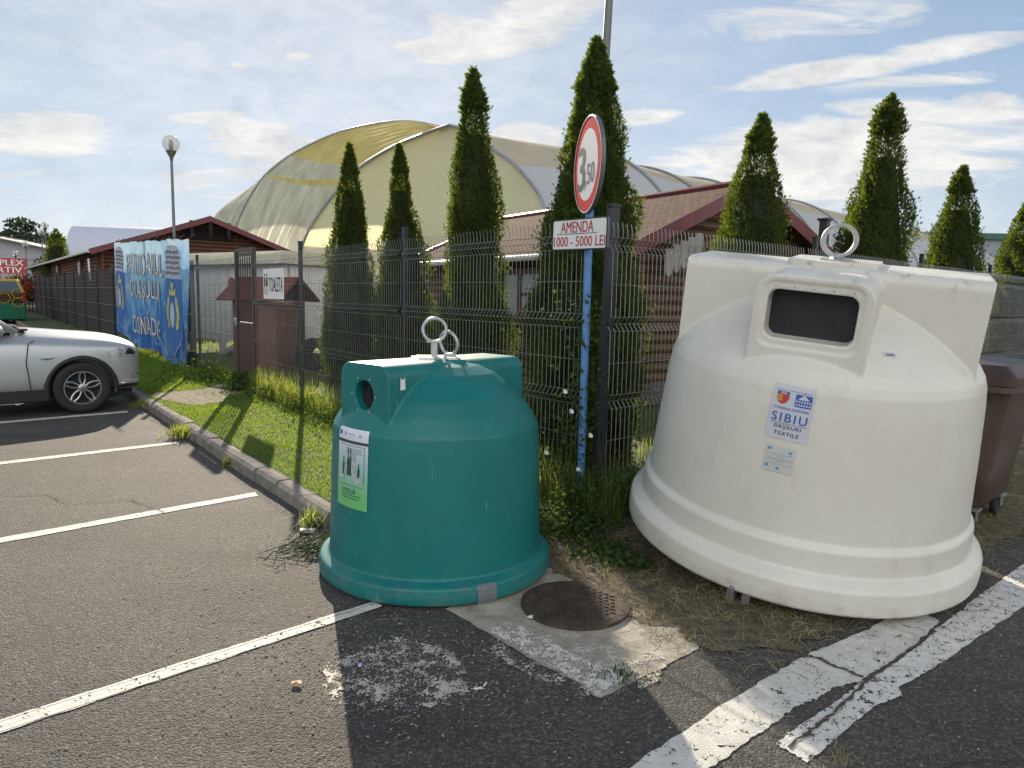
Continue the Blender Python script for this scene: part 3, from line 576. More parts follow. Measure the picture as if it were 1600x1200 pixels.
for dx, ang in ((-.018, 8), (.022, 2)):
    mb = MB()
    for k in range(40):
        a0_, a1_ = 2*PI*k/40, 2*PI*(k+1)/40; q_ = []
        for a in (a0_, a1_):
            for (rr, yy) in ((.078, -.012), (.094, -.012), (.094, .012), (.078, .012)): q_.append(Vector((rr*math.cos(a), yy, rr*math.sin(a)+1.800)))
        mb.add(q_, [(0, 1, 5, 4), (1, 2, 6, 5), (2, 3, 7, 6), (3, 0, 4, 7)])
    mt = Matrix.Translation((dx, dx*1.5, 0)) @ Matrix.Rotation(R(ang-25), 4, 'Z'); mb.v = [tuple(mt @ Vector(v)) for v in mb.v]; mb.build('lifting_ring', M_galv, WB, 40)
# brackets and feet under the rim
for k, a in enumerate((-128.5, -123.5)):
    mb = MB(); d_ = Vector((math.cos(R(a)), math.sin(R(a)), 0)); mb.box(d_*.93+Vector((0, 0, -.02)), (.05, .04, .16), (0, 0, R(a))); mb.build('support_foot', M_galv, WB)
mb = MB(); d_ = Vector((math.cos(R(-127)), math.sin(R(-127)), 0)); mb.lathe([(.014, 0), (.014, .008), (.008, .008), (.008, .02)], 8, mtx=Matrix.Translation(d_*1.012+Vector((0, 0, .035))) @ d_.to_track_quat('Z', 'Y').to_matrix().to_4x4()); mb.build('bolt', M_galv, WB)
mb = MB(); d_ = Vector((math.cos(R(-28)), math.sin(R(-28)), 0)); mb.box(d_*1.018+Vector((0, 0, .06)), (.012, .08, .10), (0, 0, R(-28))); mb.build('side_bracket', M_galv, WB)
# county sticker
sf = wrapper(wbvh, R(-120), .985, .875, R(-2), .82, .82)
mb = MB(); put(mb, gridshape(.245, .335, 10, 10), 0, 0, sf, .004); st = mb.build('county_sticker', M_paper, WB, True)
mb = MB(); put(mb, text2d('SIBIU', .205, .055, .012, 1.25), .0, -.032, sf, .0065); put(mb, text2d('CONSILIUL JUDEȚEAN', .205, .020, .006), 0, .022, sf, .0065)
put(mb, polyshape([(-.048, -.038), (.048, -.038), (.048, .03), (.045, .038), (-.045, .038), (-.048, .03)]), .060, .084, sf, .0060); put(mb, polyshape([(-.004, .03), (.004, .03), (0, .062)]), .060, .084, sf, .0060)
mb.build('lettering', M_blue_ink, st)
mb = MB(); put(mb, polyshape([(-.034, .0), (.034, .0), (0, .032)]), .060, .092, sf, .0068)
for ix in range(6):
    for iy in range(2): put(mb, rectshape(.009, .011), .022+ix*.0152, .080-iy*.020, sf, .0068)
mb.build('palace_emblem', M_paper, st)
mb = MB(); put(mb, text2d('DEȘEURI', .155, .028, .008, 1.15), 0, -.092, sf, .0065); put(mb, text2d('TEXTILE', .145, .023, .008, 1.15), 0, -.132, sf, .0065); put(mb, rectshape(.21, .0022), 0, -.069, sf, .0065); put(mb, rectshape(.21, .0018), 0, .134, sf, .0065); mb.build('lettering', M_ink, st)
sh = [(-.036, .036), (.036, .036), (.036, -.005), (.026, -.028), (0, -.042), (-.026, -.028), (-.036, -.005)]
mb = MB(); mb.cur = 0; put(mb, polyshape(sh), -.062, .088, sf, .0060)
mb.cur = 1; put(mb, polyshape([(-.036, .036), (.036, .036), (.036, .018), (-.036, .018)]), -.062, .088, sf, .0066)
mb.cur = 2
for yy in (.010, -.004, -.018): put(mb, rectshape(.032, .006), -.080+.003*(yy < -.01), .088+yy, sf, .0066)
put(mb, polyshape([(-.02, 0), (-.006, .007), (.004, .0), (.012, .006), (.024, -.002), (.008, -.006), (-.01, -.004)]), -.062, .114, sf, .0072)
mb.build('coat_of_arms', [M_redink, M_blue_ink, M_yellow_ink], st)
s2 = wrapper(wbvh, R(-121), .742, .893, R(-2), .80, .80)
mb = MB(); put(mb, gridshape(.178, .165, 8, 8), 0, 0, s2, .004); st2 = mb.build('notice_sticker', M_paper2, WB, True)
mb = MB(); put(mb, rectshape(.022, .014), -.068, .062, s2, .0065); mb.build('flag_emblem', M_cyan_ink, st2)
for em_, ex, ey in ((rectshape(.022, .015), -.068, -.048), (circshape(.009), .060, .056), (circshape(.009), .0, -.056)): mb = MB(); put(mb, em_, ex, ey, s2, .0065); mb.build('emblem', M_cyan_ink, st2)
mb = MB()
for yy, ww in ((.034, .13), (.022, .05), (.005, .15), (-.004, .14), (-.013, .03), (-.030, .14)):
    x = -ww/2
    while x < ww/2: l = random.uniform(.004, .012); put(mb, rectshape(l, .0028), x+l/2, yy, s2, .0065); x += l+.003
mb.build('fine_print', M_grey_ink, st2)
s3 = wrapper(wbvh, R(-88), 1.30, .7, R(-2)); mb = MB(); put(mb, rectshape(.06, .018), 0, 0, s3, .005); tg = mb.build('barcode_tag', M_paper, WB)
mb = MB()
for k in range(7): put(mb, rectshape(.003, .009), -.016+.006*k, -.001, s3, .0065)
mb.build('barcode', M_ink, tg)

# ================================================================== FENCES
HF = 2.1
def wire_panel(length, ptr=None, sides=3, dx=.05, rw=.0026):
    """bent mesh panel, local x along, local y the bend side"""
    mb = MB(); folds = (.22, .78, 1.34, 1.90); prof = [(0, .02)]
    for f in folds: prof += [(0, f-.05), (.038, f), (0, f+.05)]
    prof += [(0, 2.0), (.012, 2.03+.02)]; n = int(length/dx); x0 = (length-n*dx)/2
    for i in range(n+1): mb.tube([(x0+i*dx, y, z) for y, z in prof], rw, sides, caps=False)
    for f in folds:
        for y, z in ((0, f-.05), (.038, f), (0, f+.05)): mb.tube([(x0, y+.005, z), (length-x0, y+.005, z)], rw*1.15, sides, caps=False)
    for z in (.50, 1.06, 1.62): mb.tube([(x0, .005, z), (length-x0, .005, z)], rw*1.15, sides, caps=False)
    return mb
def post_mb(h=2.16, w=.06, d=.04):
    mb = MB(); mb.box((0, 0, h/2), (w, d, h)); mb.box((0, 0, h+.006), (w+.008, d+.008, .012)); return mb
def place_fence(root, spans, ang, posts, m=M_wire, lot=1):
    """spans: list of (start, end) distances; posts: list of distances, in the root's local x"""
    cache = {}
    for a, b in spans:
        L_ = round(b-a-.06, 3)
        if L_ in cache: o = cache[L_].copy(); COL.objects.link(o); o.parent = root
        else: o = wire_panel(L_).build('wire_panel', m, root); cache[L_] = o
        o.location = (a+.03, .028*lot, .0)
    pm = None
    for p in posts:
        if pm is None: o = post_mb().build('post', M_post, root); pm = o
        else: o = pm.copy(); COL.objects.link(o); o.parent = root
        o.location = (p, 0, 0)
FL = thing('wire_fence', 'grey bent wire mesh fence with dark posts behind the teal bin', 'fence', (P0.x, P0.y, LZ), AL)
place_fence(FL, [(0.03, 2.78), (2.78, 5.55), (5.55, 7.35)], AL, [2.78, 5.55])
FG = thing('wire_fence', 'short wire mesh fence section between the gate and the blue banner', 'fence', tuple(P0+EL*8.33+Vector((0, 0, LZ))), AL)
place_fence(FG, [(0.0, 2.35)], AL, [2.35])
FR = thing('wire_fence', 'long wire mesh fence running right behind the white bin', 'fence', (P0.x, P0.y, LZ-.02), AR)
place_fence(FR, [(.03+2.9*k, 2.93+2.9*k) for k in range(7)], AR, [3.16+2.9*k for k in range(7)], lot=-1)
# taller post with a cap behind the white bin
mb = post_mb(2.34, .075, .075); mb.box((0, 0, 2.36), (.11, .11, .02)); o = mb.build('fence_post', M_post); o.location = P0+ER*3.22+Vector((.10, .12, LZ-.02)); o.rotation_euler = (0, 0, AR); tag(o, 'thick dark post with square cap behind the ring of the white bin', 'post')
# leaning corner post
mb = MB(); mb.box((0, 0, 1.13), (.07, .06, 2.26)); mb.box((0, 0, 2.27), (.085, .075, .02)); mb.box((.0, -.035, .62), (.02, .012, .05)); mb.box((.0, -.035, 1.45), (.02, .012, .05))
o = mb.build('fence_post', M_post); o.location = (P0.x+.01, P0.y-.02, 0); o.rotation_euler = (R(-3.2), R(3.2), R(20)); tag(o, 'black corner fence post leaning right beside the blue sign post', 'post')
# far fence with dark privacy screen
FS = thing('screened_fence', 'long fence covered by dark screening in front of the log house', 'fence', tuple(P0+EL*10.75+Vector((0, 0, LZ))), AL)
M_screen = mat('dark_screen', (.022, .021, .022), .8, cscale=2, col2=(.036, .034, .034), alpha=.70)
for k in range(17):
    a = .05+3*k
    mb = MB(); nn = 12; vs = []; fs = []
    for i_ in range(nn+1):
        for j_ in range(5): vs.append((a+3*i_/nn, .03+.015*math.sin(i_*1.3+k)*math.sin(j_), .03+2.05*j_/4))
    for i_ in range(nn):
        for j_ in range(4): fs.append((i_*5+j_, (i_+1)*5+j_, (i_+1)*5+j_+1, i_*5+j_+1))
    mb.add(vs, fs); mb.build('screen', M_screen, FS)
    p = post_mb(2.22, .08, .06).build('post', M_post, FS); p.location = (a+3, .05, 0)
    mb = MB()
    for z in (.55, 1.05, 1.55): mb.box((a+1.5, .045, z), (2.9, .012, .012))
    mb.build('rail', M_wire, FS)
# gate
GT = thing('metal_gate', 'narrow brown metal gate with upper bars and lower boards', 'gate', tuple(P0+EL*7.40+Vector((0, 0, LZ))), AL)
M_gatebrown = mat('gate_brown', (.055, .026, .020), .55, var=.3, cscale=4, stretch=(6, 6, .5)); M_gateframe = mat('gate_frame', (.06, .052, .05), .5, .3, var=.2)
mb = MB()
for x in (.035, .865): mb.box((x, 0, 1.09), (.07, .06, 2.18))
for z in (2.15, .05): mb.box((.45, 0, z), (.76, .05, .06))
mb.box((.45, 0, 1.0), (.76, .04, .05)); mb.box((.45, .0, 2.08), (.76, .02, .06)); mb.build('gate_frame', M_gateframe, GT)
for k in range(7): mb = MB(); mb.box((.12+.11*k, 0, 1.53), (.018, .018, 1.02)); mb.build('bar', M_gateframe, GT)
mb = MB()
for k in range(8): mb.box((.07+.047+k*.095, 0, .525), (.088, .022, .89))
mb.build('board_panel', M_gatebrown, GT)
mb = MB(); mb.box((.83, .05, 1.02), (.03, .04, .12)); mb.tube([(.83, .08, 1.04), (.75, .085, 1.04)], .009, 8); mb.build('handle', M_galv, GT)
# toilet sign
TS = thing('toilet_sign', 'white TOALETA toilet sign hanging on the wire fence right of the gate', 'sign', tuple(P0+EL*6.33+NL*.09+Vector((0, 0, LZ+1.62))), AL+PI)
mb = MB(); mb.box((0, 0, 0), (.80, .008, .42)); mb.build('board', M_white_p, TS)
tf = lambda u, v, off: Vector((u, -.004-off, v))
mb = MB(); put(mb, text2d('TOALETA', .54, .20, .012), .105, -.01, tf, .002); mb.build('lettering', M_ink, TS)
for cx, lady in ((-.335, 0), (-.245, 1)):
    mb = MB(); put(mb, circshape(.022, 12), cx, .125, tf, .002)
    put(mb, polyshape([(-.028, .09), (.028, .09), (.03 if not lady else .04, -.03), (.012, -.03), (.012, -.15), (-.012, -.15), (-.012, -.03), (-.03 if not lady else -.04, -.03)]), cx, 0, tf, .002); mb.build('figure_symbol', M_ink, TS)

# ================================================================== ROAD SIGN
RS = thing('road_sign', 'round red rimmed height limit sign reading 3,50 on a blue post', 'road sign', (.515, 5.005, .05))
mb = MB(); mb.tube([(0, 0, -.05), (.0, .0, 2.70)], .0285, 16); mb.build('post', M_bluepost, RS, 40)
tn = Vector((-.982, -.19, 0)).normalized(); ang = math.atan2(tn.y, tn.x)+PI/2
b = bpy.data.objects.new('sign_plate', None)
mt = Matrix.Translation(Vector((.062, -.0, 2.47))+tn*.092) @ Matrix.Rotation(ang, 4, 'Z')
def mapm(mt): return lambda u, v, off: mt @ Vector((u, -off, v))
mf = mapm(mt); disc = MB(); MX = mt @ Matrix.Rotation(R(90), 4, 'X')
disc.lathe([(.318, -.028), (.326, -.024), (.326, .0), (.318, .004), (.312, .0), (.0, .0)], 64, mtx=MX); dd = disc.build('sign_disc', mat('sign_rim_grey', (.12, .125, .135), .5, .4), RS, 40)
rg = MB(); n = 64
rg.lathe([(.316, .0015), (.238, .0015)], 64, close=False, mtx=MX); rg.build('red_ring', M_red_p, dd)
rg = MB(); rg.lathe([(.322, .0042), (.314, .0042)], 64, close=False, mtx=MX); rg.build('edge_line', M_white_p, dd)
rg = MB(); rg.lathe([(.2385, .0016), (.0, .0016)], 64, close=False, mtx=MX); rg.build('face', M_white_p, dd)
mb = MB(); put(mb, text2d('3', .16, .30, .03), -.13, -.01, mf, .0035); put(mb, text2d(',', .03, .07), -.035, -.135, mf, .0035); put(mb, text2d('50', .165, .135, .012), .085, -.065, mf, .0035); mb.build('lettering', M_ink, dd)
# fine plate
AS = thing('fine_sign', 'white rectangular plate with red AMENDA 1000 - 5000 LEI lettering', 'sign', (.515, 5.005, 2.05))
ang = math.atan2(NL.y, NL.x)+PI/2; mt = Matrix.Translation(NL*.045+Vector((-.03, -.005, .0))) @ Matrix.Rotation(ang, 4, 'Z') @ Matrix.Rotation(R(1.0), 4, 'Y'); mf = mapm(mt)
mb = MB(); mb.prism(rrect(.55, .215, .018), -.010, .010, mt @ Matrix.Rotation(R(90), 4, 'X')); mb.build('board', mat('plate_back', (.10, .11, .11), .5, .3), AS, 30)
mb = MB(); put(mb, polyshape(rrect(.542, .207, .015)), 0, 0, mf, .0125); mb.build('face', M_white_p, AS)
mb = MB(); put(mb, text2d('AMENDA', .33, .076, .012), -.02, .050, mf, .0145); put(mb, text2d('1000 - 5000 LEI', .515, .070, .012), .003, -.048, mf, .0145); mb.build('lettering', M_red_t, AS)
mb = MB(); put(mb, rectshape(.40, .004), -.02, .004, mf, .0145)
mb.build('underline', M_ink, AS)
mb = MB(); o_ = rrect(.546, .211, .017); i_ = rrect(.532, .197, .012); m_ = len(o_)
mb.add([mf(x, y, .0135) for x, y in o_]+[mf(x, y, .0135) for x, y in i_], [(k, (k+1) % m_, m_+(k+1) % m_, m_+k) for k in range(m_)]); mb.build('border', M_ink, AS)

# ================================================================== BANNER
BW, BH = 7.9, 2.55
BN = thing('banner', 'large blue cloth banner reading PATINOARUL ORAȘULUI CISNĂDIE hung on the fence', 'banner', tuple(P0+EL*10.66+NL*.16+Vector((0, 0, .0))), AL+PI)
def bmap(u, v, off):
    """u 0..BW from the left edge, v 0..1 from the top; local x runs from far to near"""
    x = -BW+u; top = 2.87-.30*u/BW+.012*math.sin(u*3.1)+.008*math.sin(u*9); bot = .34-.20*(u/BW)+.05*math.sin(u*1.7)+(.12*max(0, 1-u/2.0))
    w_ = .016*math.sin(u*2.1+v*1.2)+.008*math.sin(u*5.3-v*3)+.03*v*math.sin(u*1.1+.6)+.004*math.sin(u*15+v*4); edge = .10*v*v*(1 if u > BW-.6 else 0)*(u-BW+.6)
    return Vector((x+.02*math.sin(v*9)-edge*3, -(w_+off)-edge, top+(bot-top)*v))
nx, ny = 90, 30; mb = MB(); vs = [bmap(BW*i/nx, j/ny, 0) for j in range(ny+1) for i in range(nx+1)]
mb.add(vs, [(j*(nx+1)+i, j*(nx+1)+i+1, (j+1)*(nx+1)+i+1, (j+1)*(nx+1)+i) for j in range(ny) for i in range(nx)])
def banner_mat():
    m = mat('banner_print', (.2, .4, .6), .55); nt = m.node_tree; N = nt.nodes; L = nt.links; b = N['Principled BSDF']; t_ = N.new('ShaderNodeTexCoord'); s_ = N.new('ShaderNodeSeparateXYZ'); L.new(t_.outputs['Object'], s_.inputs[0])
    n1 = N.new('ShaderNodeTexNoise'); n1.inputs['Scale'].default_value = 1.3; n1.inputs['Detail'].default_value = 12; n1.inputs['Roughness'].default_value = .72; n1.inputs['Distortion'].default_value = 1.2; L.new(t_.outputs['Object'], n1.inputs['Vector'])
    mr = N.new('ShaderNodeMapRange'); mr.inputs['From Min'].default_value = .2; mr.inputs['From Max'].default_value = 3.0; L.new(s_.outputs[2], mr.inputs[0])
    ad = N.new('ShaderNodeMath'); ad.operation = 'MULTIPLY_ADD'; L.new(n1.outputs[0], ad.inputs[0]); ad.inputs[1].default_value = 1.5; 
    sb = N.new('ShaderNodeMath'); sb.operation = 'SUBTRACT'; L.new(mr.outputs[0], sb.inputs[0]); sb.inputs[1].default_value = .78; L.new(sb.outputs[0], ad.inputs[2])
    r = N.new('ShaderNodeValToRGB'); L.new(ad.outputs[0], r.inputs[0]); e = r.color_ramp.elements; e[0].position = .08; e[0].color = (.02, .13, .50, 1); e[1].position = 1; e[1].color = (.55, .68, .76, 1)
    x = e.new(.33); x.color = (.05, .27, .68, 1); x = e.new(.6); x.color = (.24, .50, .74, 1); L.new(r.outputs[0], b.inputs['Base Color'])
    vo = N.new('ShaderNodeTexVoronoi'); vo.feature = 'DISTANCE_TO_EDGE'; vo.inputs['Scale'].default_value = 2.2; nw = N.new('ShaderNodeTexNoise'); nw.inputs['Scale'].default_value = 2.5; nw.inputs['Detail'].default_value = 8; L.new(t_.outputs['Object'], nw.inputs['Vector'])
    va = N.new('ShaderNodeMixRGB'); va.inputs[0].default_value = .55; L.new(t_.outputs['Object'], va.inputs[1]); L.new(nw.outputs['Color'], va.inputs[2]); L.new(va.outputs[0], vo.inputs['Vector'])
    vr = N.new('ShaderNodeMapRange'); vr.inputs['From Min'].default_value = .0; vr.inputs['From Max'].default_value = .09; vr.inputs['To Min'].default_value = .5; vr.inputs['To Max'].default_value = 0; L.new(vo.outputs['Distance'], vr.inputs['Value'])
    fm = N.new('ShaderNodeMixRGB'); L.new(vr.outputs[0], fm.inputs[0]); L.new(r.outputs[0], fm.inputs[1]); fm.inputs[2].default_value = (.35, .58, .78, 1); r = fm; L.new(r.outputs[0], b.inputs['Base Color'])
    tr = N.new('ShaderNodeBsdfTranslucent'); L.new(r.outputs[0], tr.inputs[0]); ms = N.new('ShaderNodeMixShader'); ms.inputs[0].default_value = .5; L.new(b.outputs[0], ms.inputs[1]); L.new(tr.outputs[0], ms.inputs[2]); L.new(ms.outputs[0], N['Material Output'].inputs[0]); return m
cloth = mb.build('cloth', banner_mat(), BN, True)
bm2 = curved(lambda u, v, off: bmap(u, 1-v/BH, off), .13)          # v metres from the bottom
M_let = mat('banner_letters', (.78, .79, .82), .5, var=.05, trans=.4); M_sha = mat('banner_shadow', (.10, .10, .14), .6); M_shield = mat('banner_shield', (.03, .16, .55), .5, trans=.4, cscale=2, col2=(.05, .25, .62)); M_gold = mat('banner_gold', (.62, .62, .16), .5, trans=.3); M_crown = mat('banner_crown', (.28, .32, .40), .5, cscale=6, col2=(.4, .46, .55))
def letters(s, cx, cy, w, h):
    for mtl, dx, off, bo, nm in ((M_sha, .05, .010, .014, 'letter_shadow'), (M_let, 0, .018, .012, 'lettering')):
        mb = MB(); put(mb, text2d(s, w, h, bo, 1.08), cx+dx, cy-dx*.2, bm2, off); mb.build(nm, mtl, cloth)
letters('PATINOARUL', 3.75, 2.02, 4.0, .50); letters('ORAȘULUI', 3.75, 1.36, 3.4, .58); letters('CISNĂDIE', 3.8, .62, 3.2, .58)
def shield(cx, w):
    h = 1.55
    def S(k): return [(-w/2*k, h*.5*k), (w/2*k, h*.5*k), (w/2*k, -h*.12*k), (w*.33*k, -h*.32*k), (0, -h*.5*k), (-w*.33*k, -h*.32*k), (-w/2*k, -h*.12*k)]
    mb = MB(); put(mb, polyshape(S(1.05)), cx, .98, bm2, .012); mb.build('shield_border', M_crown, cloth)
    mb = MB(); put(mb, polyshape(S(1.0)), cx, .98, bm2, .018); mb.build('shield', M_shield, cloth)
    mb = MB(); put(mb, circshape(.26, 16, .42*w), cx, 1.02, bm2, .026); mb.build('shield_centre', M_crown, cloth)
    mb = MB()
    for s_ in (-1, 1):
        for k in range(9): a = -1.2+k*.33; put(mb, circshape(.06+.03*(k % 2), 7, .8*w), cx+s_*w*(.25+.05*math.cos(a*2)), 1.04+.36*math.sin(a*.7), bm2, .024)
    put(mb, polyshape([(-w*.16, 0), (-w*.18, .16), (-w*.06, .08), (0, .2), (w*.06, .08), (w*.18, .16), (w*.16, 0)]), cx, 1.42, bm2, .024); put(mb, circshape(.07, 8, w), cx, 1.62, bm2, .024); mb.build('shield_figures', M_gold, cloth)
    mb = MB(); put(mb, polyshape([(-w*.42, 0), (-w*.5, .42), (-w*.42, .56), (-w*.2, .62), (0, .64), (w*.2, .62), (w*.42, .56), (w*.5, .42), (w*.42, 0)]), cx, 1.80, bm2, .012); mb.build('crown', M_crown, cloth)
    mb = MB()
    for j_ in range(5):
        for k in range(5): put(mb, rectshape(w*.13, .055), cx+(k-2+(.5 if j_ % 2 else 0)-.25)*w*.18, 1.87+j_*.105, bm2, .020)
    mb.build('crown_bricks', mat('crown_brick', (.12, .13, .17), .6), cloth)
shield(6.75, 1.25); shield(.85, 1.15)
for k in range(14): mb = MB(); mb.tube([tuple(bmap(.2+BW*.97*k/13, 0.0, 0)), tuple(bmap(.2+BW*.97*k/13, 0, 0)+Vector((0, .12, .10)))], .008, 5); mb.build('tie', M_ink, BN)

# ================================================================== TREES
def thuja(name_label, x, y, z0, h, prof, n, seed, size=.075, lean=(0, 0), group='thuja trees beyond the fence'):
    n = int(n*4.8); size = size*.50
    r_ = np.random.default_rng(seed)
    t = thing('thuja_tree', name_label, 'tree', (x, y, z0), 0, group)
    mb = MB(); mb.tube([(0, 0, 0), (0, 0, h*.45), (lean[0]*.6, lean[1]*.6, h*.8)], [.07, .045, .015], 8); mb.build('trunk', M_bark, t)
    ts = np.array([p[0] for p in prof]); rs = np.array([p[1] for p in prof])
    A = r_.uniform(0, 2*PI, n); T_ = r_.uniform(.0, 1, n)**1.2
    w8 = np.interp(T_, ts, rs)/rs.max(); k = r_.uniform(0, 1, n) < (w8*.9+.15); A = A[k]; T_ = T_[k]; n = len(A)
    # the tip thins out into a few loose sprays
    k = ~((T_ > .86) & (r_.uniform(0, 1, n) < (T_-.86)*4.5)); A = A[k]; T_ = T_[k]; n = len(A)
    # vertical plume structure
    pn = 11; ph = r_.uniform(0, 2*PI, 8)
    bump = .10*np.sin(A*3+ph[0]+T_*5)+.08*np.sin(A*7+ph[1]-T_*9)+.07*np.sin(T_*23+ph[2]+2*A)+.06*np.sin(T_*41+ph[3]+5*A)+.05*np.sin(A*13+T_*60+ph[4])
    lump = .5*np.sin(2*A+ph[5]+T_*11)*np.sin(T_*17+ph[6])+.5*np.sin(3*A-ph[6]+T_*29); gap = np.sin(4*A+ph[7]+T_*13)*np.sin(T_*31+3*A+ph[5])
    rad = np.interp(T_, ts, rs)*(1+bump)*(1+.12*lump)*np.where(gap > .62, .72, 1)*(1-np.abs(r_.normal(0, .19, n)))*(1+.18*(r_.uniform(0, 1, n) < .06))*(1+.5*np.clip(T_-.84, 0, 1)*6*r_.normal(0, .6, n))
    cx = lean[0]*T_**2; cy = lean[1]*T_**2
    P = np.stack([cx+rad*np.cos(A), cy+rad*np.sin(A), T_*h*.985+.03], 1)
    out = np.stack([np.cos(A), np.sin(A), np.zeros(n)], 1); up = np.tile([0, 0, 1.0], (n, 1)); tan = np.cross(up, out)
    el = r_.normal(1.12, .28, n)[:, None]; sw = r_.normal(0, .45, n)[:, None]
    D = out*np.cos(el)+up*np.sin(el)+tan*sw*.6; D /= np.linalg.norm(D, axis=1, keepdims=True)
    tw = r_.uniform(0, PI, n)[:, None]; S = np.cross(D, out); S /= np.linalg.norm(S, axis=1, keepdims=True)+1e-6; N2 = np.cross(D, S); S = S*np.cos(tw)+N2*np.sin(tw)
    L_ = size*r_.uniform(.7, 1.6, n)[:, None]*(1+.7*(T_[:, None] > .88)); W = L_*.13
    Vs = []; Fs = []; o = 0
    for (a, b0, ln) in ((0, 0, 1.0), (.62, .18, .62), (-.62, .30, .58), (.55, .48, .42), (-.55, .58, .38)):
        d2 = D*math.cos(a)+S*math.sin(a); s2 = S*math.cos(a)-D*math.sin(a); p0 = P+D*L_*b0
        Vs += [p0-s2*W*.5, p0+s2*W*.5, p0+d2*L_*ln*.6+s2*W*.75, p0+d2*L_*ln]
    nb = 5; V = np.stack(Vs, 1).reshape(-1, 3); base_ = np.arange(n*nb)*4; F_ = np.stack([base_, base_+1, base_+2, base_+3], 1)
    npmesh('crown', V, F_, M_thuja, t)
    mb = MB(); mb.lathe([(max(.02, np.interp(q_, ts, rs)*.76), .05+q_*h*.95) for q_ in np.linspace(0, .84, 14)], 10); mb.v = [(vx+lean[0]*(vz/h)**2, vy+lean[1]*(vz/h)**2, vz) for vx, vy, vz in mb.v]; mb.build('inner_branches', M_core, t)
    return t
def prof_from(ws): return [(i_/(len(ws)-1), w_) for i_, w_ in enumerate(ws)]
# half widths in metres from base to tip
thuja('slim dark thuja, first to the right of the gate', -2.70, 11.75, .1, 3.92, [(0, .40), (.12, .47), (.3, .45), (.45, .36), (.6, .29), (.75, .22), (.88, .12), (.95, .06), (1, .01)], 12000, 11, .07)
thuja('thuja behind the fence post, second right of the gate, with a forked thin tip', -1.72, 11.05, .1, 3.80, [(0, .42), (.15, .50), (.3, .48), (.45, .40), (.58, .33), (.68, .26), (.75, .16), (.86, .12), (.94, .06), (1, .01)], 12000, 12, .07, (-.07, 0))
thuja('tall pinched thuja rising behind the lifting rings of the teal bin', -.52, 9.25, .1, 4.36, [(0, .42), (.15, .50), (.3, .46), (.4, .36), (.5, .33), (.6, .36), (.7, .28), (.8, .19), (.88, .15), (.95, .09), (1, .01)], 13000, 13, .07, (-.05, 0))
thuja('broad thuja directly behind the round height limit sign', .665, 6.36, .08, 3.74, [(0, .38), (.15, .48), (.3, .50), (.45, .44), (.58, .36), (.7, .27), (.8, .22), (.9, .13), (.96, .06), (1, .01)], 26000, 14, .062, (.0, 0))
thuja('twin tipped thuja in front of the log cabin gable, left above the white bin', 2.68, 8.2, .1, 3.60, [(0, .46), (.2, .52), (.4, .48), (.55, .37), (.68, .33), (.8, .25), (.88, .15), (.95, .08), (1, .01)], 12000, 15, .065, (.07, 0))
thuja('tallest thuja right of the lifting ring of the white bin', 4.76, 9.6, .1, 4.24, [(0, .48), (.2, .52), (.4, .50), (.55, .44), (.68, .34), (.78, .24), (.86, .17), (.95, .13), (1, .01)], 13000, 16, .07, (.12, 0))
thuja('narrow thuja, second from the right edge of the picture', 7.45, 12.2, .1, 3.86, [(0, .50), (.2, .54), (.4, .50), (.55, .43), (.68, .36), (.8, .25), (.88, .16), (.95, .10), (1, .01)], 11000, 17, .075, (.05, 0))
thuja('rightmost thuja, cut by the right edge of the picture', 9.95, 14.0, .1, 3.62, [(0, .50), (.2, .62), (.4, .66), (.55, .55), (.68, .42), (.8, .30), (.9, .16), (1, .01)], 11000, 18, .08)

# ================================================================== LOG BUILDINGS
def log_run(mb, p0, p1, zfun0, zfun1, z0, z1, pitch=.15, bulge=.062):
    """half-round logs from p0 to p1; zfun trims nothing, z range fixed"""
    p0 = Vector(p0); p1 = Vector(p1); d = (p1-p0); L_ = d.length; d.normalize(); nrm = Vector((d.y, -d.x, 0)); z = z0
    while z < z1-.01:
        zt = min(z+pitch, z1); a = zfun0((z+zt)/2) if zfun0 else 0; b = zfun1((z+zt)/2) if zfun1 else L_
        if b-a > .05:
            q_ = []; 
            for k in range(6):
                t_ = k/5; q_.append((bulge*math.sin(PI*t_), z+(zt-z)*t_))
            vs = []
            for s_ in (a, b):
                for (o_, zz) in q_: vs.append(p0+d*s_+nrm*o_+Vector((0, 0, zz)))
                vs.append(p0+d*s_-nrm*.03+Vector((0, 0, zt))); vs.append(p0+d*s_-nrm*.03+Vector((0, 0, z)))
            n = 8; mb.add(vs, [tuple(range(n-1, -1, -1)), tuple(range(n, 2*n))]+[(k, (k+1) % n, n+(k+1) % n, n+k) for k in range(n)])
        z = zt
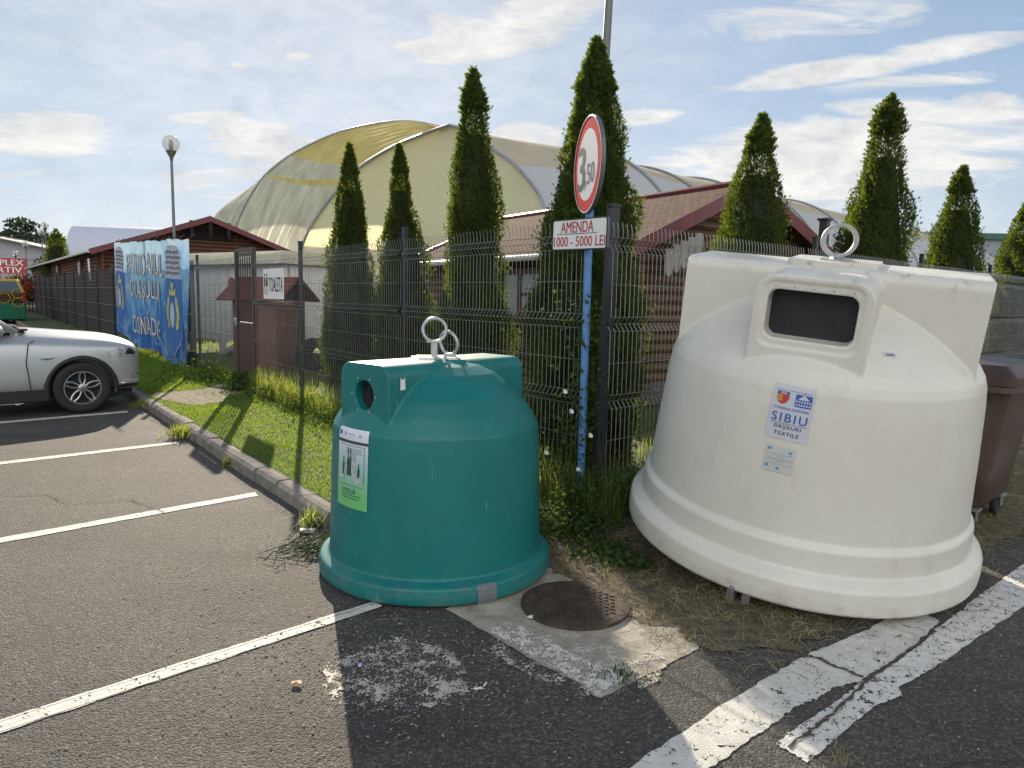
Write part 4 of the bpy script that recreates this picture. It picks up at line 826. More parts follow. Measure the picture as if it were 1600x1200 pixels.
def log_house(name, label, cat, C, ang, W, L_, ze, zr, over, m, window=None):
    """C: near corner; gable wall runs along local +x (W), long wall along local +y (L)"""
    t = thing(name, label, cat, (C[0], C[1], 0), ang)
    slope = (zr-ze)/(W/2)
    mb = MB()
    log_run(mb, (0, 0, 0), (W, 0, 0), None, None, .05, ze)                                     # gable wall faces local -y
    log_run(mb, (0, 0, 0), (W, 0, 0), lambda z: (z-ze)/slope, lambda z: W-(z-ze)/slope, ze, zr-.1)
    gw = mb.build('gable_wall', m, t)
    mb = MB(); log_run(mb, (0, L_, 0), (0, 0, 0), None, None, .05, ze); mb.build('long_wall', m, t)
    mb = MB(); mb.box((W, L_/2, ze/2), (.12, L_, ze-.1)); mb.box((W/2, L_, ze/2), (W, .12, ze-.1)); mb.build('back_wall', m, t)
    # corner log ends
    mb = MB(); z = .05
    while z < ze-.1: mb.tube([(0, -.20, z+.075), (0, .05, z+.075)], .07, 8); mb.tube([(-.20, .0, z+.15), (.05, .0, z+.15)], .07, 8); z += .15
    mb.build('corner_log_ends', m, t)
    # roof slabs
    th = .09; o = over; e_out = .45
    roof = None
    for s_ in (0, 1):
        x_e = -e_out if s_ == 0 else W+e_out; z_e = ze-slope*e_out+.10; z_r = zr+.10
        mb = MB(); vs = [(x_e, -o, z_e), (W/2, -o, z_r), (W/2, L_+o, z_r), (x_e, L_+o, z_e)]
        vs += [(x, y, z-th) for x, y, z in vs]; f_ = [(0, 1, 2, 3), (7, 6, 5, 4), (0, 4, 5, 1), (1, 5, 6, 2), (2, 6, 7, 3), (3, 7, 4, 0)]
        if s_ == 0: f_ = [tuple(reversed(q_)) for q_ in f_]
        mb.add(vs, f_); r = mb.build('roof', M_roof, t); uv_quad(r, lambda v: (v.y, math.hypot(v.x-W/2, (v.z-z_r))))
        mb = MB()                                  # barge board on the near gable and gutter along the eave
        a = Vector((x_e, -o-.02, z_e+.015)); b = Vector((W/2, -o-.02, z_r+.015)); d_ = b-a; ang_ = math.atan2(d_.z, d_.x); mb.box((a+b)/2+Vector((0, 0, -.07)), (d_.length+.03, .035, .20), (0, -ang_, 0)); mb.build('barge_board', M_fascia, t)
        mb = MB(); a = Vector((x_e, L_+o+.02, z_e+.015)); b = Vector((W/2, L_+o+.02, z_r+.015)); d_ = b-a; mb.box((a+b)/2+Vector((0, 0, -.07)), (d_.length+.03, .035, .20), (0, -math.atan2(d_.z, d_.x), 0)); mb.build('barge_board', M_fascia, t)
        mb = MB(); xo = x_e+(-.05 if s_ == 0 else .05); mb.tube([(xo, -o, z_e-.05), (xo, L_+o, z_e-.05)], .055, 8); mb.build('gutter', M_gutter, t, 40)
    mb = MB(); mb.tube([(W/2, -o, zr+.125), (W/2, L_+o, zr+.125)], .05, 6); mb.build('ridge_cap', M_fascia, t, 40)
    if window:
        y0, y1, z0, z1 = window
        w = MB(); cy = (y0+y1)/2; cz = (z0+z1)/2; x = -.09; ww = y1-y0; hh = z1-z0
        for yy in (y0, y1): w.box((x, yy, cz), (.08, .10, hh+.10))
        for zz in (z0, z1): w.box((x, cy, zz), (.081, ww-.1, .10))
        w.box((x, cy, cz), (.07, .07, hh-.1)); w.box((x, (y0+cy)/2, z0+hh*.52), (.06, ww/2-.12, .05)); wd = w.build('window', M_winframe, t)
        g = MB(); g.box((x+.01, cy, cz), (.01, ww, hh)); g.build('pane', M_pane, wd)
        s_ = MB(); s_.box((x-.04, cy, z0-.09), (.14, ww+.24, .06)); s_.build('sill', M_winframe, wd)
    return t
M_winframe = mat('window_brown', (.085, .030, .018), .5, var=.2); M_pane = mat('curtained_glass', (.24, .28, .31), .12, spec=.7, cscale=8, stretch=(1, 8, .5), col2=(.42, .45, .48))
CB = log_house('log_cabin', 'brown log cabin with shingle roof and window, behind the sign post', 'cabin', (1.74, 10.5), .5957, 4.44, 6.6, 2.42, 3.40, .35, M_log, (2.1, 3.45, 1.25, 2.08))
# scalloped grey valance and a boulder at the cabin corner
mb = MB()
for k in range(5): mb.prism([(x, y) for x, y in [(-.07, 0), (.07, 0), (.07, -.32), (.045, -.38), (0, -.41), (-.045, -.38), (-.07, -.32)]], -.012, .012, Matrix.Translation((.35+.155*k, -.38, 2.36+.155*k*.42)) @ Matrix.Rotation(R(90), 4, 'X'))
mb.build('valance', mat('weathered_boards', (.22, .21, .19), .8, cscale=8, stretch=(5, 5, .6), col2=(.36, .35, .32)), CB)
HB = log_house('log_house', 'long brown log house with shingle roof behind the blue banner', 'house', (-15.4, 26.6), AL-R(90), 7.5, 31, 3.08, 4.42, .6, M_logdark)
HB['label'] = 'long brown log house with shingle roof behind the blue banner'
mb = MB()
for x in (3.05, 3.75, 4.45): mb.box((x, -.55, 4.05), (.12, .12, .62))
mb.box((3.75, -.07, 3.88), (1.9, .04, .42)); mb.build('gable_opening', mat('loft_dark', (.012, .008, .007), .9), HB)
for yy in (14.0, 5.2):
    mb = MB(); mb.box((-.10, yy, 2.45), (.10, .9, .75)); w = mb.build('window', M_winframe, HB); mb = MB(); mb.box((-.16, yy, 2.45), (.01, .7, .58)); mb.build('pane', M_pane, w)
mb = MB(); mb.tube([(-.52, -.7, 2.70), (-.50, -.72, 1.9)], .035, 8); mb.build('downpipe', M_gutter, HB, 40)

# ================================================================== TENT HALL
F_ = [(-13.9, 44.3, -.1), (-13.45, 44.1, 2.6), (-13.093, 44, 4.535), (-12.303, 43.5, 5.851), (-11.072, 43, 7.284), (-9.192, 42.3, 9.014), (-6.966, 41.5, 10.086), (-4.417, 40.5, 10.823), (-3.803, 40, 10.89)]
FRr = [(-3.803, 40, 10.89), (-2.6, 39.0, 10.5), (-1.462, 38, 9.405), (-0.136, 36.6, 8.33), (0.989, 35.3, 6.9), (1.422, 34.6, 5.905), (1.9, 34.1, 4.4), (2.3, 33.8, 2.4), (2.5, 33.6, -.1)]
L1 = [(-20.8, 51.3, -.1), (-20.55, 51.1, 2.6), (-20.294, 51, 4.852), (-19.842, 51, 6.384), (-19.028, 51, 8.045), (-17.856, 51, 9.787), (-15.935, 51, 11.269), (-13.2, 51, 12.6), (-11.829, 51, 13.088), (-8.561, 51, 13.715), (-7.534, 51, 13.779), (-6.5, 51, 13.6), (-5.25, 51, 13.35), (-3.6, 51, 12.9), (-1.9, 51, 12.4)]
L2 = [(-26.9, 60, -.1), (-26.5, 60, 3), (-26.004, 60, 6.068), (-25.25, 60, 7.922), (-24.208, 60, 8.832), (-22.417, 60, 10.065), (-20.522, 60, 11.603), (-17.843, 60, 13.301), (-12, 60, 14.2), (-7, 60, 13.9)]
ridge = [(-3.803, 40, 10.89), (2.743, 50, 11.751), (7.69, 57, 11.95), (14.2, 64.5, 12.45), (20.622, 72, 12.852), (27.941, 80, 13.03), (41, 92, 12.9), (55.644, 105, 12.605), (71, 117.5, 12.3), (87.768, 130, 11.964), (110, 150, 11.5)]
def resample(pts, n):
    P_ = np.array(pts, float); s_ = np.r_[0, np.cumsum(np.linalg.norm(np.diff(P_, axis=0), axis=1))]; s_ /= s_[-1]; u = np.linspace(0, 1, n)
    Q = np.stack([np.interp(u, s_, P_[:, k]) for k in range(3)], 1)
    for _ in range(3): Q[1:-1] = Q[1:-1]*.5+(Q[:-2]+Q[2:])*.25
    return Q
TH_ = thing('tent_hall', 'huge vaulted ice rink tent in yellow, cream and grey fabric', 'tent', (-4, 48, 0))
off = np.array((-4, 48, 0.))
def loft(a, b, name, mats, matfun, n=44, m=26, sag=0, wr=0, seed=0, warp=None):
    A_ = resample(a, n)-off; B_ = resample(b, n)-off; mb = MB(); vs = []
    if warp: uu = np.interp(np.linspace(0, 1, n), *warp); B_ = np.stack([np.interp(uu, np.linspace(0, 1, n), B_[:, k]) for k in range(3)], 1)
    mid = (A_.mean(0)+B_.mean(0))/2
    for j in range(m+1):
        t_ = j/m
        for i_ in range(n):
            p = A_[i_]*(1-t_)+B_[i_]*t_; u = i_/(n-1)
            up_ = np.array([0, -.3, 1.0]); s_ = sag*math.sin(PI*t_)*4*u*(1-u)*.6-sag*.3*math.sin(PI*t_)
            w_ = wr*(math.sin(u*3+t_*46+2*math.sin(u*7))*.45+.35*math.sin(t_*83+u*9)+.3*math.sin(t_*131-u*5))*math.sin(PI*t_)
            p = p+up_*(-abs(s_))+np.array([.4, -.7, .5])*w_; vs.append(tuple(p))
    mb.v = vs
    for j in range(m):
        for i_ in range(n-1): mb.f.append((j*n+i_, j*n+i_+1, (j+1)*n+i_+1, (j+1)*n+i_)); mb.mi.append(matfun((i_+.5)/(n-1), (j+.5)/m))
    return mb.build(name, mats, TH_, True)
yel = [M_fabric_gg, M_fabric_y]
loft(F_, L1, 'roof_bay', yel, lambda u, t_: 1 if (u > .66 or (.545 < u < .585)) else 0, 120, 90, .9, .15, warp=([0, .545, .585, .66, 1], [0, .385, .387, .46, 1]))
loft(L1, L2, 'roof_bay', yel, lambda u, t_: 1 if u > .45 else 0, 60, 26, .8, .14)
# gable: cream sheet hanging inside the arch, bowed inwards
nA = 40; A_ = resample(F_[2:], nA)-off; B_ = resample(list(reversed(FRr[:-2])), nA)-off
mb = MB(); vs = []; mm_ = 36
for i_ in range(nA):
    for j in range(mm_+1):
        t_ = j/mm_; p = A_[i_]*(1-t_)+B_[i_]*t_; k_ = math.sin(PI*t_)*(1-i_/(nA-1))
        vs.append(tuple(p+np.array([.6, 2.6, .0])*k_*1.1+np.array([0, 0, -.25])*k_))
mb.v = vs; mb.f = [(i_*(mm_+1)+j, i_*(mm_+1)+j+1, (i_+1)*(mm_+1)+j+1, (i_+1)*(mm_+1)+j) for i_ in range(nA-1) for j in range(mm_)]; mb.mi = [0]*len(mb.f)
mb.build('gable_sheet', M_fabric_c, TH_, True)
mb = MB(); a = Vector(F_[2])-Vector(off); b = Vector(FRr[-3])-Vector(off)
for k in range(13): 
    pass
n_w = 24; vs = []
for k in range(n_w+1):
    t_ = k/n_w; p = a.lerp(b, t_)+Vector((.6, 2.6, 0))*math.sin(PI*t_)*1.1
    vs += [(p.x, p.y+.1, -.05), (p.x, p.y+.05, p.z-.15*math.sin(PI*t_))]
mb.add(vs, [(2*k, 2*k+2, 2*k+3, 2*k+1) for k in range(n_w)]); mb.build('gable_wall', M_fabric_w, TH_)
for cv in (F_, FRr, L1): mb = MB(); Q = resample(cv, 40)-off; mb.tube([tuple(q_+np.array([0, -.10, .02])) for q_ in Q], .09, 6); mb.build('arch_pipe', M_pipe, TH_, 60)
# long bays running away to the right: quarter ellipse ribs
perp = np.array([.72, -.69, 0])
def rib(P_, hw, n=26):
    P_ = np.array(P_, float); out_ = []
    for k in range(n):
        a = PI/2*k/(n-1); q_ = P_+perp*hw*math.sin(a)**1.0; q_[2] = P_[2]*max(0, math.cos(a))**.8-.1*(k == n-1); out_.append(tuple(q_))
    return out_
ribs = [FRr]+[rib(p, 11) for p in ridge[1:]]
back = lambda p: (p[0]-.72*10, p[1]+.69*10, p[2]*.78)
for i_ in range(len(ribs)-1):
    loft(ribs[i_], ribs[i_+1], 'roof_bay', [M_fabric_t, M_fabric_g], lambda u, t_: 0 if u < .36 else 1, 28, 12, .45, .0)
    if i_ > 0: mb = MB(); Q = resample(ribs[i_], 30)-off; mb.tube([tuple(q_+np.array([.05, -.08, .08])) for q_ in Q], .10, 5); mb.build('arch_pipe', M_pipe, TH_, 60)
bk = [ridge, [back(p) for p in ridge]]; loft(bk[0], bk[1], 'rear_slope', [M_fabric_t], lambda u, t_: 0, 30, 4)
loft([(-3.8, 40, 10.89), (-6.5, 51, 13.6), (-7, 60, 13.9)], [(2.7, 50, 11.75), (1, 58, 12.2), (0, 64, 12)], 'rear_slope', [M_fabric_t], lambda u, t_: 0, 16, 6)

# ================================================================== THINGS IN THE YARD
M_cwhite = mat('container_white', (.72, .72, .70), .5, var=.1, cscale=3)
t = thing('site_container', 'white corrugated container with a small red round sign behind the gate', 'container', tuple(Vector((-8.0, 17.6, .08))), R(-34))
mb = MB(); n = 36; Wc = 3.7; vs = []; z0, z1 = .38, 2.15
for k in range(n*2):
    x = Wc*k/(n*2-1); y = -.0 if (k//2) % 2 else -.05; vs += [(x, y, z0), (x, y, z1)]
mb.add(vs, [(2*k, 2*k+2, 2*k+3, 2*k+1) for k in range(n*2-1)]); mb.box((Wc/2, 1.2, (z0+z1)/2), (Wc, 2.3, z1-z0)); mb.build('body', M_cwhite, t)
mb = MB(); mb.box((Wc/2, 1.1, z1+.11), (Wc+.25, 2.75, .20)); mb.box((Wc/2, 1.1, z1+.25), (Wc+.05, 2.5, .08)); mb.build('roof', mat('container_roof', (.62, .58, .44), .6), t)
for x in (.06, 1.3, 2.5, 3.6): mb = MB(); mb.box((x, -.04, .18+.1), (.12, .12, .44)); mb.build('leg', M_cwhite, t)
mb = MB()
mb.box((1.9, -.06, .30), (1.6, .06, .12), (0, R(-22), 0)); mb.build('brace', M_cwhite, t)
mb = MB(); mb.lathe([(.15, 0), (.15, .012), (0, .012)], 24, mtx=Matrix.Translation((1.75, -.06, 1.72)) @ Matrix.Rotation(R(90), 4, 'X')); mb.build('red_sign', mat('faded_red', (.33, .05, .04), .5), t)
t = thing('wooden_kiosk', 'small dark red wooden shelter with pitched roof behind the toilet sign', 'shelter', (-5.6, 14.1, .1), R(-28))
mb = MB(); 
for k in range(12): mb.box((.06+.1*k, 0, .68), (.094, .03, 1.36))
for k in range(7): mb.box((0, .06+.1*k, .68), (.03, .094, 1.36)); mb.box((1.2, .06+.1*k, .68), (.03, .094, 1.36))
mb.box((.6, .74, .68), (1.2, .03, 1.36)); mb.build('walls', mat('red_boards', (.13, .055, .035), .6, cscale=3, stretch=(5, 5, .6), col2=(.20, .10, .065)), t)
for s_ in (-1, 1): mb = MB(); mb.box((.6, .37+s_*.28, 1.58), (1.7, .70, .04), (R(-s_*40), 0, 0)); mb.build('roof', mat('red_felt', (.14, .030, .022), .9, var=.2), t)
t = thing('old_tyre_stack', 'dark tyres and scrap leaning against the shelter behind the fence', 'tyres', (-3.85, 13.6, .1))
for k, (x, y, z) in enumerate(((0, 0, .33), (.12, .1, .33), (.35, -.02, .12))):
    mb = MB(); ring(mb, (0, 0, 0), .25, .085, R(15*k), R(90 if k == 2 else 8)); mb.build('tyre', M_rubber, t, True, (x, y, z))
for k, (x, y, lab) in enumerate(((-5.6, 15.6, 'blue plastic drum under the white container, left one'), (-5.1, 15.25, 'blue plastic drum under the white container, right one'))):
    mb = MB(); mb.lathe([(.20, 0), (.22, .05), (.215, .25), (.225, .27), (.215, .29), (.22, .5), (.19, .55), (.0, .56)], 20); tag(mb.build('plastic_drum', mat('drum_blue', (.02, .05, .20), .4), smooth=40, loc=(x, y, .1)), lab, 'drum', 'blue drums under the container')
t = thing('garden_bench', 'pale metal bench standing in the grass right of the shelter', 'bench', (-3.4, 15.6, .1), R(20))
mb = MB(); [mb.box((.6, .08*k, .45), (1.3, .06, .03)) for k in range(4)]; mb.build('seat', M_cwhite, t); mb = MB(); [mb.box((.6, .34, .60+.11*k), (1.3, .03, .07)) for k in range(3)]; mb.build('backrest', M_cwhite, t)
for x in (.05, 1.15):
    for y in (.02, .28): mb = MB(); mb.box((x, y, .22), (.05, .05, .44)); mb.build('leg', M_cwhite, t)
# boulder
mb = MB(); bmv = [(.30*math.cos(a)*math.cos(b)*(1+.12*math.sin(3*a+b*4)), .22*math.sin(a)*math.cos(b)*(1+.1*math.cos(2*a)), .22*math.sin(b)) for b in np.linspace(-PI/2, PI/2, 9) for a in np.linspace(0, 2*PI, 14, endpoint=False)]
mb.add(bmv, [(j*14+i_, j*14+(i_+1) % 14, (j+1)*14+(i_+1) % 14, (j+1)*14+i_) for j in range(8) for i_ in range(14)]); tag(mb.build('boulder', mat('boulder', (.10, .08, .075), .9, cscale=4, bump=.8, col2=(.2, .17, .16)), smooth=True, loc=(2.15, 10.0, .25)), 'grey brown boulder lying at the corner of the log cabin', 'boulder')

# ================================================================== LAMPS AND POLE
M_globe = mat('clear_globe', (.62, .60, .56), .15, alpha=.42); M_lpost = mat('lamp_post', (.13, .15, .15), .5, .4)
def lamp(label, x, y, h, r=.23, z0=0):
    t = thing('globe_lamp', label, 'street lamp', (x, y, z0), 0, 'globe street lamps on the left')
    mb = MB(); mb.tube([(0, 0, 0), (0, 0, 1.0), (0, 0, h-r*1.9)], [.055, .05, .035], 10); mb.build('post', M_lpost, t, 40)
    mb = MB(); mb.lathe([(.035, h-r*2.0), (.05, h-r*1.6), (.13, h-r*.95), (.14, h-r*.8), (.0, h-r*.8)], 16); mb.lathe([(.05, h-r*.8), (.06, h-r*.3), (.055, h+r*.45), (.0, h+r*.5)], 12); mb.build('louvre', mat('lamp_core', (.10, .09, .08), .4), t, 40)
    mb = MB(); mb.lathe([(r*math.cos(a), h+r*math.sin(a)) for a in np.linspace(-1.35, PI/2, 14)], 20, close=False); mb.build('globe', M_globe, t, True)
lamp('nearest globe lamp on a grey post above the log house roof', -9.52, 20, 5.62)
lamp('tall globe lamp, nearest of those beyond the log house', -31.5, 48, 5.80, .24)
lamp('globe lamp partly behind the tall one beyond the log house', -34.4, 52, 5.64, .24)
lamp('globe lamp standing above the grey sports hall gable', -41.1, 60, 5.28, .27)
lamp('low globe lamp left of the hall gable, the farther right one', -49.0, 70, 4.95, .28)
lamp('leftmost low globe lamp above the red sign', -53.3, 75, 4.6, .26)
mb = MB(); mb.tube([(-.05, 0, 0), (.045, 0, 3.9), (.17, 0, 9)], [.055, .05, .042], 12); mb.box((0, -.05, 3.2), (.12, .02, .03)); tag(mb.build('utility_pole', mat('pole_steel', (.15, .155, .16), .55, .4, var=.2), smooth=40, loc=(1.0, 9.0, .1)), 'tall bare steel pole leaning right behind the tallest thuja', 'pole')

# ================================================================== FAR LEFT
def w2(px_x, y): return px_x*y
t = thing('sports_hall', 'pale grey metal hall with low gable at the far left', 'hall', (-59, 74, 0), R(4))
M_metal = mat('pale_cladding', (.30, .32, .34), .5, var=.05); mb = MB(); mb.prism([(-7, 0), (13.5, 0), (13.5, 5.0), (3.2, 7.0), (-7, 5.0)], 0, 20, Matrix(((1, 0, 0, 0), (0, 0, 1, 0), (0, 1, 0, 0), (0, 0, 0, 1)))); mb.build('walls', M_metal, t)
mb = MB(); mb.box((3.25, -.05, 4.6), (20.5, .06, .10)); [mb.box((-6.5+k*.9, -.04, 2.3), (.05, .05, 4.5)) for k in range(23)]; mb.build('cladding_ribs', mat('rib_grey', (.20, .21, .23), .5), t)
for s_ in (-1, 1): mb = MB(); mb.box((3.2+s_*5.25, 9.6, 6.12), (10.9, 21, .12), (0, R(s_*10.9), 0)); mb.build('roof', mat('roof_grey', (.16, .16, .16), .6), t)
t = thing('complex_sign', 'red sign board with white COMPLEX SPORTIV lettering below the sports hall', 'sign', (-43.7, 60, 0), R(5))
mb = MB(); mb.box((0, 0, 3.42), (5.0, .1, 1.30)); mb.build('board', mat('sign_board_red', (.38, .03, .05), .5, var=.1), t); mb = MB()
for x in (-2, 2): mb = MB(); mb.box((x, .1, 1.3), (.1, .1, 2.6)); mb.build('post', M_lpost, t)
mf = lambda u, v, off: Vector((u, -.05-off, 3.42+v)); mb = MB(); put(mb, text2d('COMPLEX', 3.9, .48, .03), .3, .28, mf, .02); put(mb, text2d('SPORTIV', 3.7, .48, .03), .25, -.32, mf, .02); mb.build('lettering', M_white_p, t)
t = thing('white_vault', 'small white barrel vaulted hall behind the log house roof', 'hall', (-39.2, 66, .1), R(-78))
mb = MB(); n = 20; vs = []
for y in (0, 3, 6, 9, 12, 15): 
    for k in range(n+1): a = PI*k/n; vs.append((2.9-2.9*math.cos(a), y*.9, 4.0+3.1*math.sin(a)**.9))
mb.add(vs, [(j*(n+1)+i_, j*(n+1)+i_+1, (j+1)*(n+1)+i_+1, (j+1)*(n+1)+i_) for j in range(5) for i_ in range(n)]); mb.build('vault', mat('vault_film', (.60, .63, .76), .5, var=.03, trans=.2), t, True)
mb = MB(); mb.add([(2.9-2.9*math.cos(PI*k/n), .02, 4.0+3.1*math.sin(PI*k/n)**.9) for k in range(n+1)]+[(5.8, .02, 0), (0, .02, 0)], [tuple(range(n+3))]); mb.build('end_wall', mat('vault_end', (.62, .66, .64), .5), t)
t = thing('grey_hall', 'grey hall with dark green roof edge at the far right', 'hall', (60, 110, 0), R(-2)); mb = MB(); mb.box((14, 6, 6.0), (30, 12, 12)); mb.build('walls', mat('hall_blue_grey', (.24, .27, .31), .6, var=.04), t)
mb = MB(); mb.box((14, 5.8, 12.45), (30.6, 12.8, .9)); mb.build('roof_edge', mat('roof_green', (.03, .11, .07), .5), t)
mb = MB(); mb.box((4, -.03, 9.5), (2.5, .06, 1.6)); mb.build('window', M_glass, t)

# broadleaf / far trees
def crown_mesh(name, blobs, n, size, m, parent, seed):
    r_ = np.random.default_rng(seed); P = []; w = np.array([b[3]*b[4]*b[5] for b in blobs]); w = w/w.sum()
    for b, wi in zip(blobs, w):
        k = int(n*wi)+8; v = r_.normal(0, 1, (k, 3)); v /= np.linalg.norm(v, axis=1, keepdims=True); rr = r_.uniform(.35, 1.05, (k, 1))**.6
        P.append(np.array(b[:3])+v*rr*np.array(b[3:6])*(1+.2*np.sin(v[:, :1]*9+v[:, 2:]*7)))
    P = np.concatenate(P); k = len(P); a = r_.normal(0, 1, (k, 3)); a /= np.linalg.norm(a, axis=1, keepdims=True); b = np.cross(a, r_.normal(0, 1, (k, 3))); b /= np.linalg.norm(b, axis=1, keepdims=True); s = size*r_.uniform(.6, 1.4, (k, 1))
    V = np.stack([P-a*s, P+b*s*.45, P+a*s, P-b*s*.45], 1).reshape(-1, 3); F_q = np.arange(k*4).reshape(-1, 4)
    return npmesh(name, V, F_q, m, parent)
M_far = mat('far_foliage', (.028, .050, .024), .7, cscale=.5, col2=(.055, .085, .04), trans=.25)
def far_tree(label, x, y, h, blobs, n, seed, size=.3, m=M_far, group='trees beyond the log house'):
    t = thing('tree', label, 'tree', (x, y, 0), 0, group); mb = MB(); mb.tube([(0, 0, 0), (.05, 0, h*.5), (0, 0, h*.85)], [.25, .17, .06], 7); mb.build('trunk', M_bark, t); crown_mesh('crown', blobs, n, size, m, t, seed)
far_tree('dark flat layered conifer, tallest tree at the far left', -56.5, 82, 9, [(0, 0, 8.7, 1.6, 1.6, .8), (-1.5, 0, 7.3, 3.2, 2, .8), (2.2, 0, 7.0, 3.2, 2, .9), (0, 0, 5.8, 4.2, 3, 1.0), (3.5, 0, 5.2, 2.5, 2, 1)], 4200, 31)
far_tree('rounded dark tree between the tall lamps and the thuja', -48.5, 82, 8, [(0, 0, 6.6, 2.4, 2, 1.6), (-2, 0, 5.2, 2.6, 2, 1.4), (2.4, 0, 5.0, 2.2, 2, 1.4)], 3000, 32)
far_tree('pale hazy broadleaf tree left of the white vault', -44.5, 88, 7, [(0, 0, 5.6, 2.6, 2, 1.4), (-3, 0, 5.2, 2.2, 2, 1.2)], 2200, 33)
far_tree('pale hazy bushy tree right behind the white vault end', -40.0, 90, 7.5, [(0, 0, 5.8, 2.0, 2, 1.8), (-2, 0, 5.0, 1.6, 2, 1.2)], 1900, 34)
thuja('small dark thuja rising over the far end of the log house', -26.6, 41.5, .2, 4.8, [(0, .5), (.3, .72), (.5, .74), (.7, .62), (.85, .4), (1, .03)], 2500, 35, .16)
M_redleaf = mat('red_foliage', (.30, .045, .02), .6, cscale=1.4, col2=(.10, .12, .03), trans=.3, lo=.45, hi=.6)
t = thing('red_shrub', 'orange red leaved shrub behind the yellow van', 'shrub', (-30.8, 44, 0)); mb = MB(); mb.tube([(0, 0, 0), (0, 0, 1.5)], .08, 6); mb.build('stem', M_bark, t); crown_mesh('crown', [(0, 0, 1.55, 2.0, 1.5, .75), (-2.5, 0, 1.5, 1.4, 1.2, .6), (1.6, 0, 1.4, 1.1, 1, .6)], 3500, .13, M_redleaf, t, 36)
far_tree('small dark conifer at the right end of the red sign', -38.5, 58, 4, [(0, 0, 2.6, .7, .7, 1.4)], 700, 37, .15, group='trees beyond the log house')
# distant tree line all round the horizon (uncountable)
r_ = np.random.default_rng(5); ang_ = r_.uniform(-75, 75, 5200)*PI/180; dist = r_.uniform(240, 300, 5200); hz = 7+4*np.abs(np.sin(ang_*23))+2.5*np.sin(ang_*71+1); zz = r_.uniform(0, 1, 5200)*hz
P = np.stack([np.sin(ang_)*dist, np.cos(ang_)*dist, zz], 1); a = r_.normal(0, 1, P.shape); a /= np.linalg.norm(a, axis=1, keepdims=True); b = np.cross(a, r_.normal(0, 1, P.shape)); b /= np.linalg.norm(b, axis=1, keepdims=True); s = 4.0
V = np.stack([P-a*s, P+b*s*.6, P+a*s, P-b*s*.6], 1).reshape(-1, 3); tag(npmesh('distant_woods', V, np.arange(len(P)*4).reshape(-1, 4), mat('hazy_woods', (.07, .10, .09), .8, cscale=.05)), 'hazy belt of trees along the horizon', 'woods', kind='stuff')

# ================================================================== VAN
t = thing('parked_van', 'yellow and green van with honeycomb pattern and dark rear window', 'van', (-22.85, 31.5, .62), R(48))
M_vy = mat('van_yellow', (.42, .32, .03), .3, coat=.5); M_vg = mat('van_green', (.02, .14, .08), .3, coat=.5); M_vd = mat('van_brown', (.06, .025, .012), .3, coat=.5, cscale=3, col2=(.3, .14, .03), lo=.55, hi=.7)
# local x: width, local y: length (rear faces -y)
mb = MB(); secs = [(-.0, .95, .55, 1.30), (.10, .97, .50, 1.34), (2.2, .97, .50, 1.36)]
def vslab(z0, w0, z1, w1, y0a, y0b, m, name):
    mb = MB(); vs = [(-w0, y0a, z0), (w0, y0a, z0), (w0, 4.3, z0), (-w0, 4.3, z0), (-w1, y0b, z1), (w1, y0b, z1), (w1, 4.1, z1), (-w1, 4.1, z1)]; mb.add(vs, [(0, 3, 2, 1), (4, 5, 6, 7), (0, 1, 5, 4), (1, 2, 6, 5), (2, 3, 7, 6), (3, 0, 4, 7)]); o = mb.build(name, m, t); bv = o.modifiers.new('b', 'BEVEL'); bv.width = .06; bv.segments = 3; return o
vslab(-.45, .95, .30, .97, 0, -.02, M_vg, 'lower_body'); vslab(.302, .97, .75, .96, -.02, 0, M_vd, 'middle_body'); vslab(.752, .96, 1.36, .80, 0, .32, M_vy, 'upper_body')
mb = MB(); mb.add([(-.80, .01, .80), (.80, .01, .80), (.68, .27, 1.27), (-.68, .27, 1.27)], [(0, 1, 2, 3)]); mb.v = [(x, y-.02, z) for x, y, z in mb.v]; mb.build('rear_window', M_glass, t)
mb = MB()
def hexa(cx, cz, r):
    for k in range(6): a, b = PI/3*k, PI/3*(k+1); mb.tube([(cx+r*math.cos(a), -.04, cz+r*math.sin(a)), (cx+r*math.cos(b), -.04, cz+r*math.sin(b))], .018, 4)
for cx, cz in ((.15, .52), (-.35, .34), (-.35, .72), (.66, .72), (.66, .34)): hexa(cx, cz, .24)
mb.build('honeycomb_pattern', M_vy, t)
for s_ in (-1, 1): mb = MB(); mb.box((s_*.90, -.05, .55), (.12, .05, .45)); mb.build('tail_light', mat('tail_red', (.25, .02, .01), .3), t)
for s_ in (-1, 1):
    for y in (.8, 3.4): mb = MB(); mb.lathe([(.32, -.11), (.32, .11)], 20, mtx=Matrix.Translation((s_*.84, y, -.34)) @ Matrix.Rotation(R(90), 4, 'Y')); mb.build('wheel', M_rubber, t)
mb = MB(); mb.lathe([(.09, 0), (.08, .06), (.0, .08)], 10, mtx=Matrix.Translation((0, 1.0, 1.36))); mb.build('roof_aerial', M_black, t)

# ================================================================== BROWN CONTAINER
t = thing('waste_container', 'large brown wheeled waste container behind the white bin', 'waste container', (3.31, 4.64, .012), AR); t.scale = (1, 1, .94)
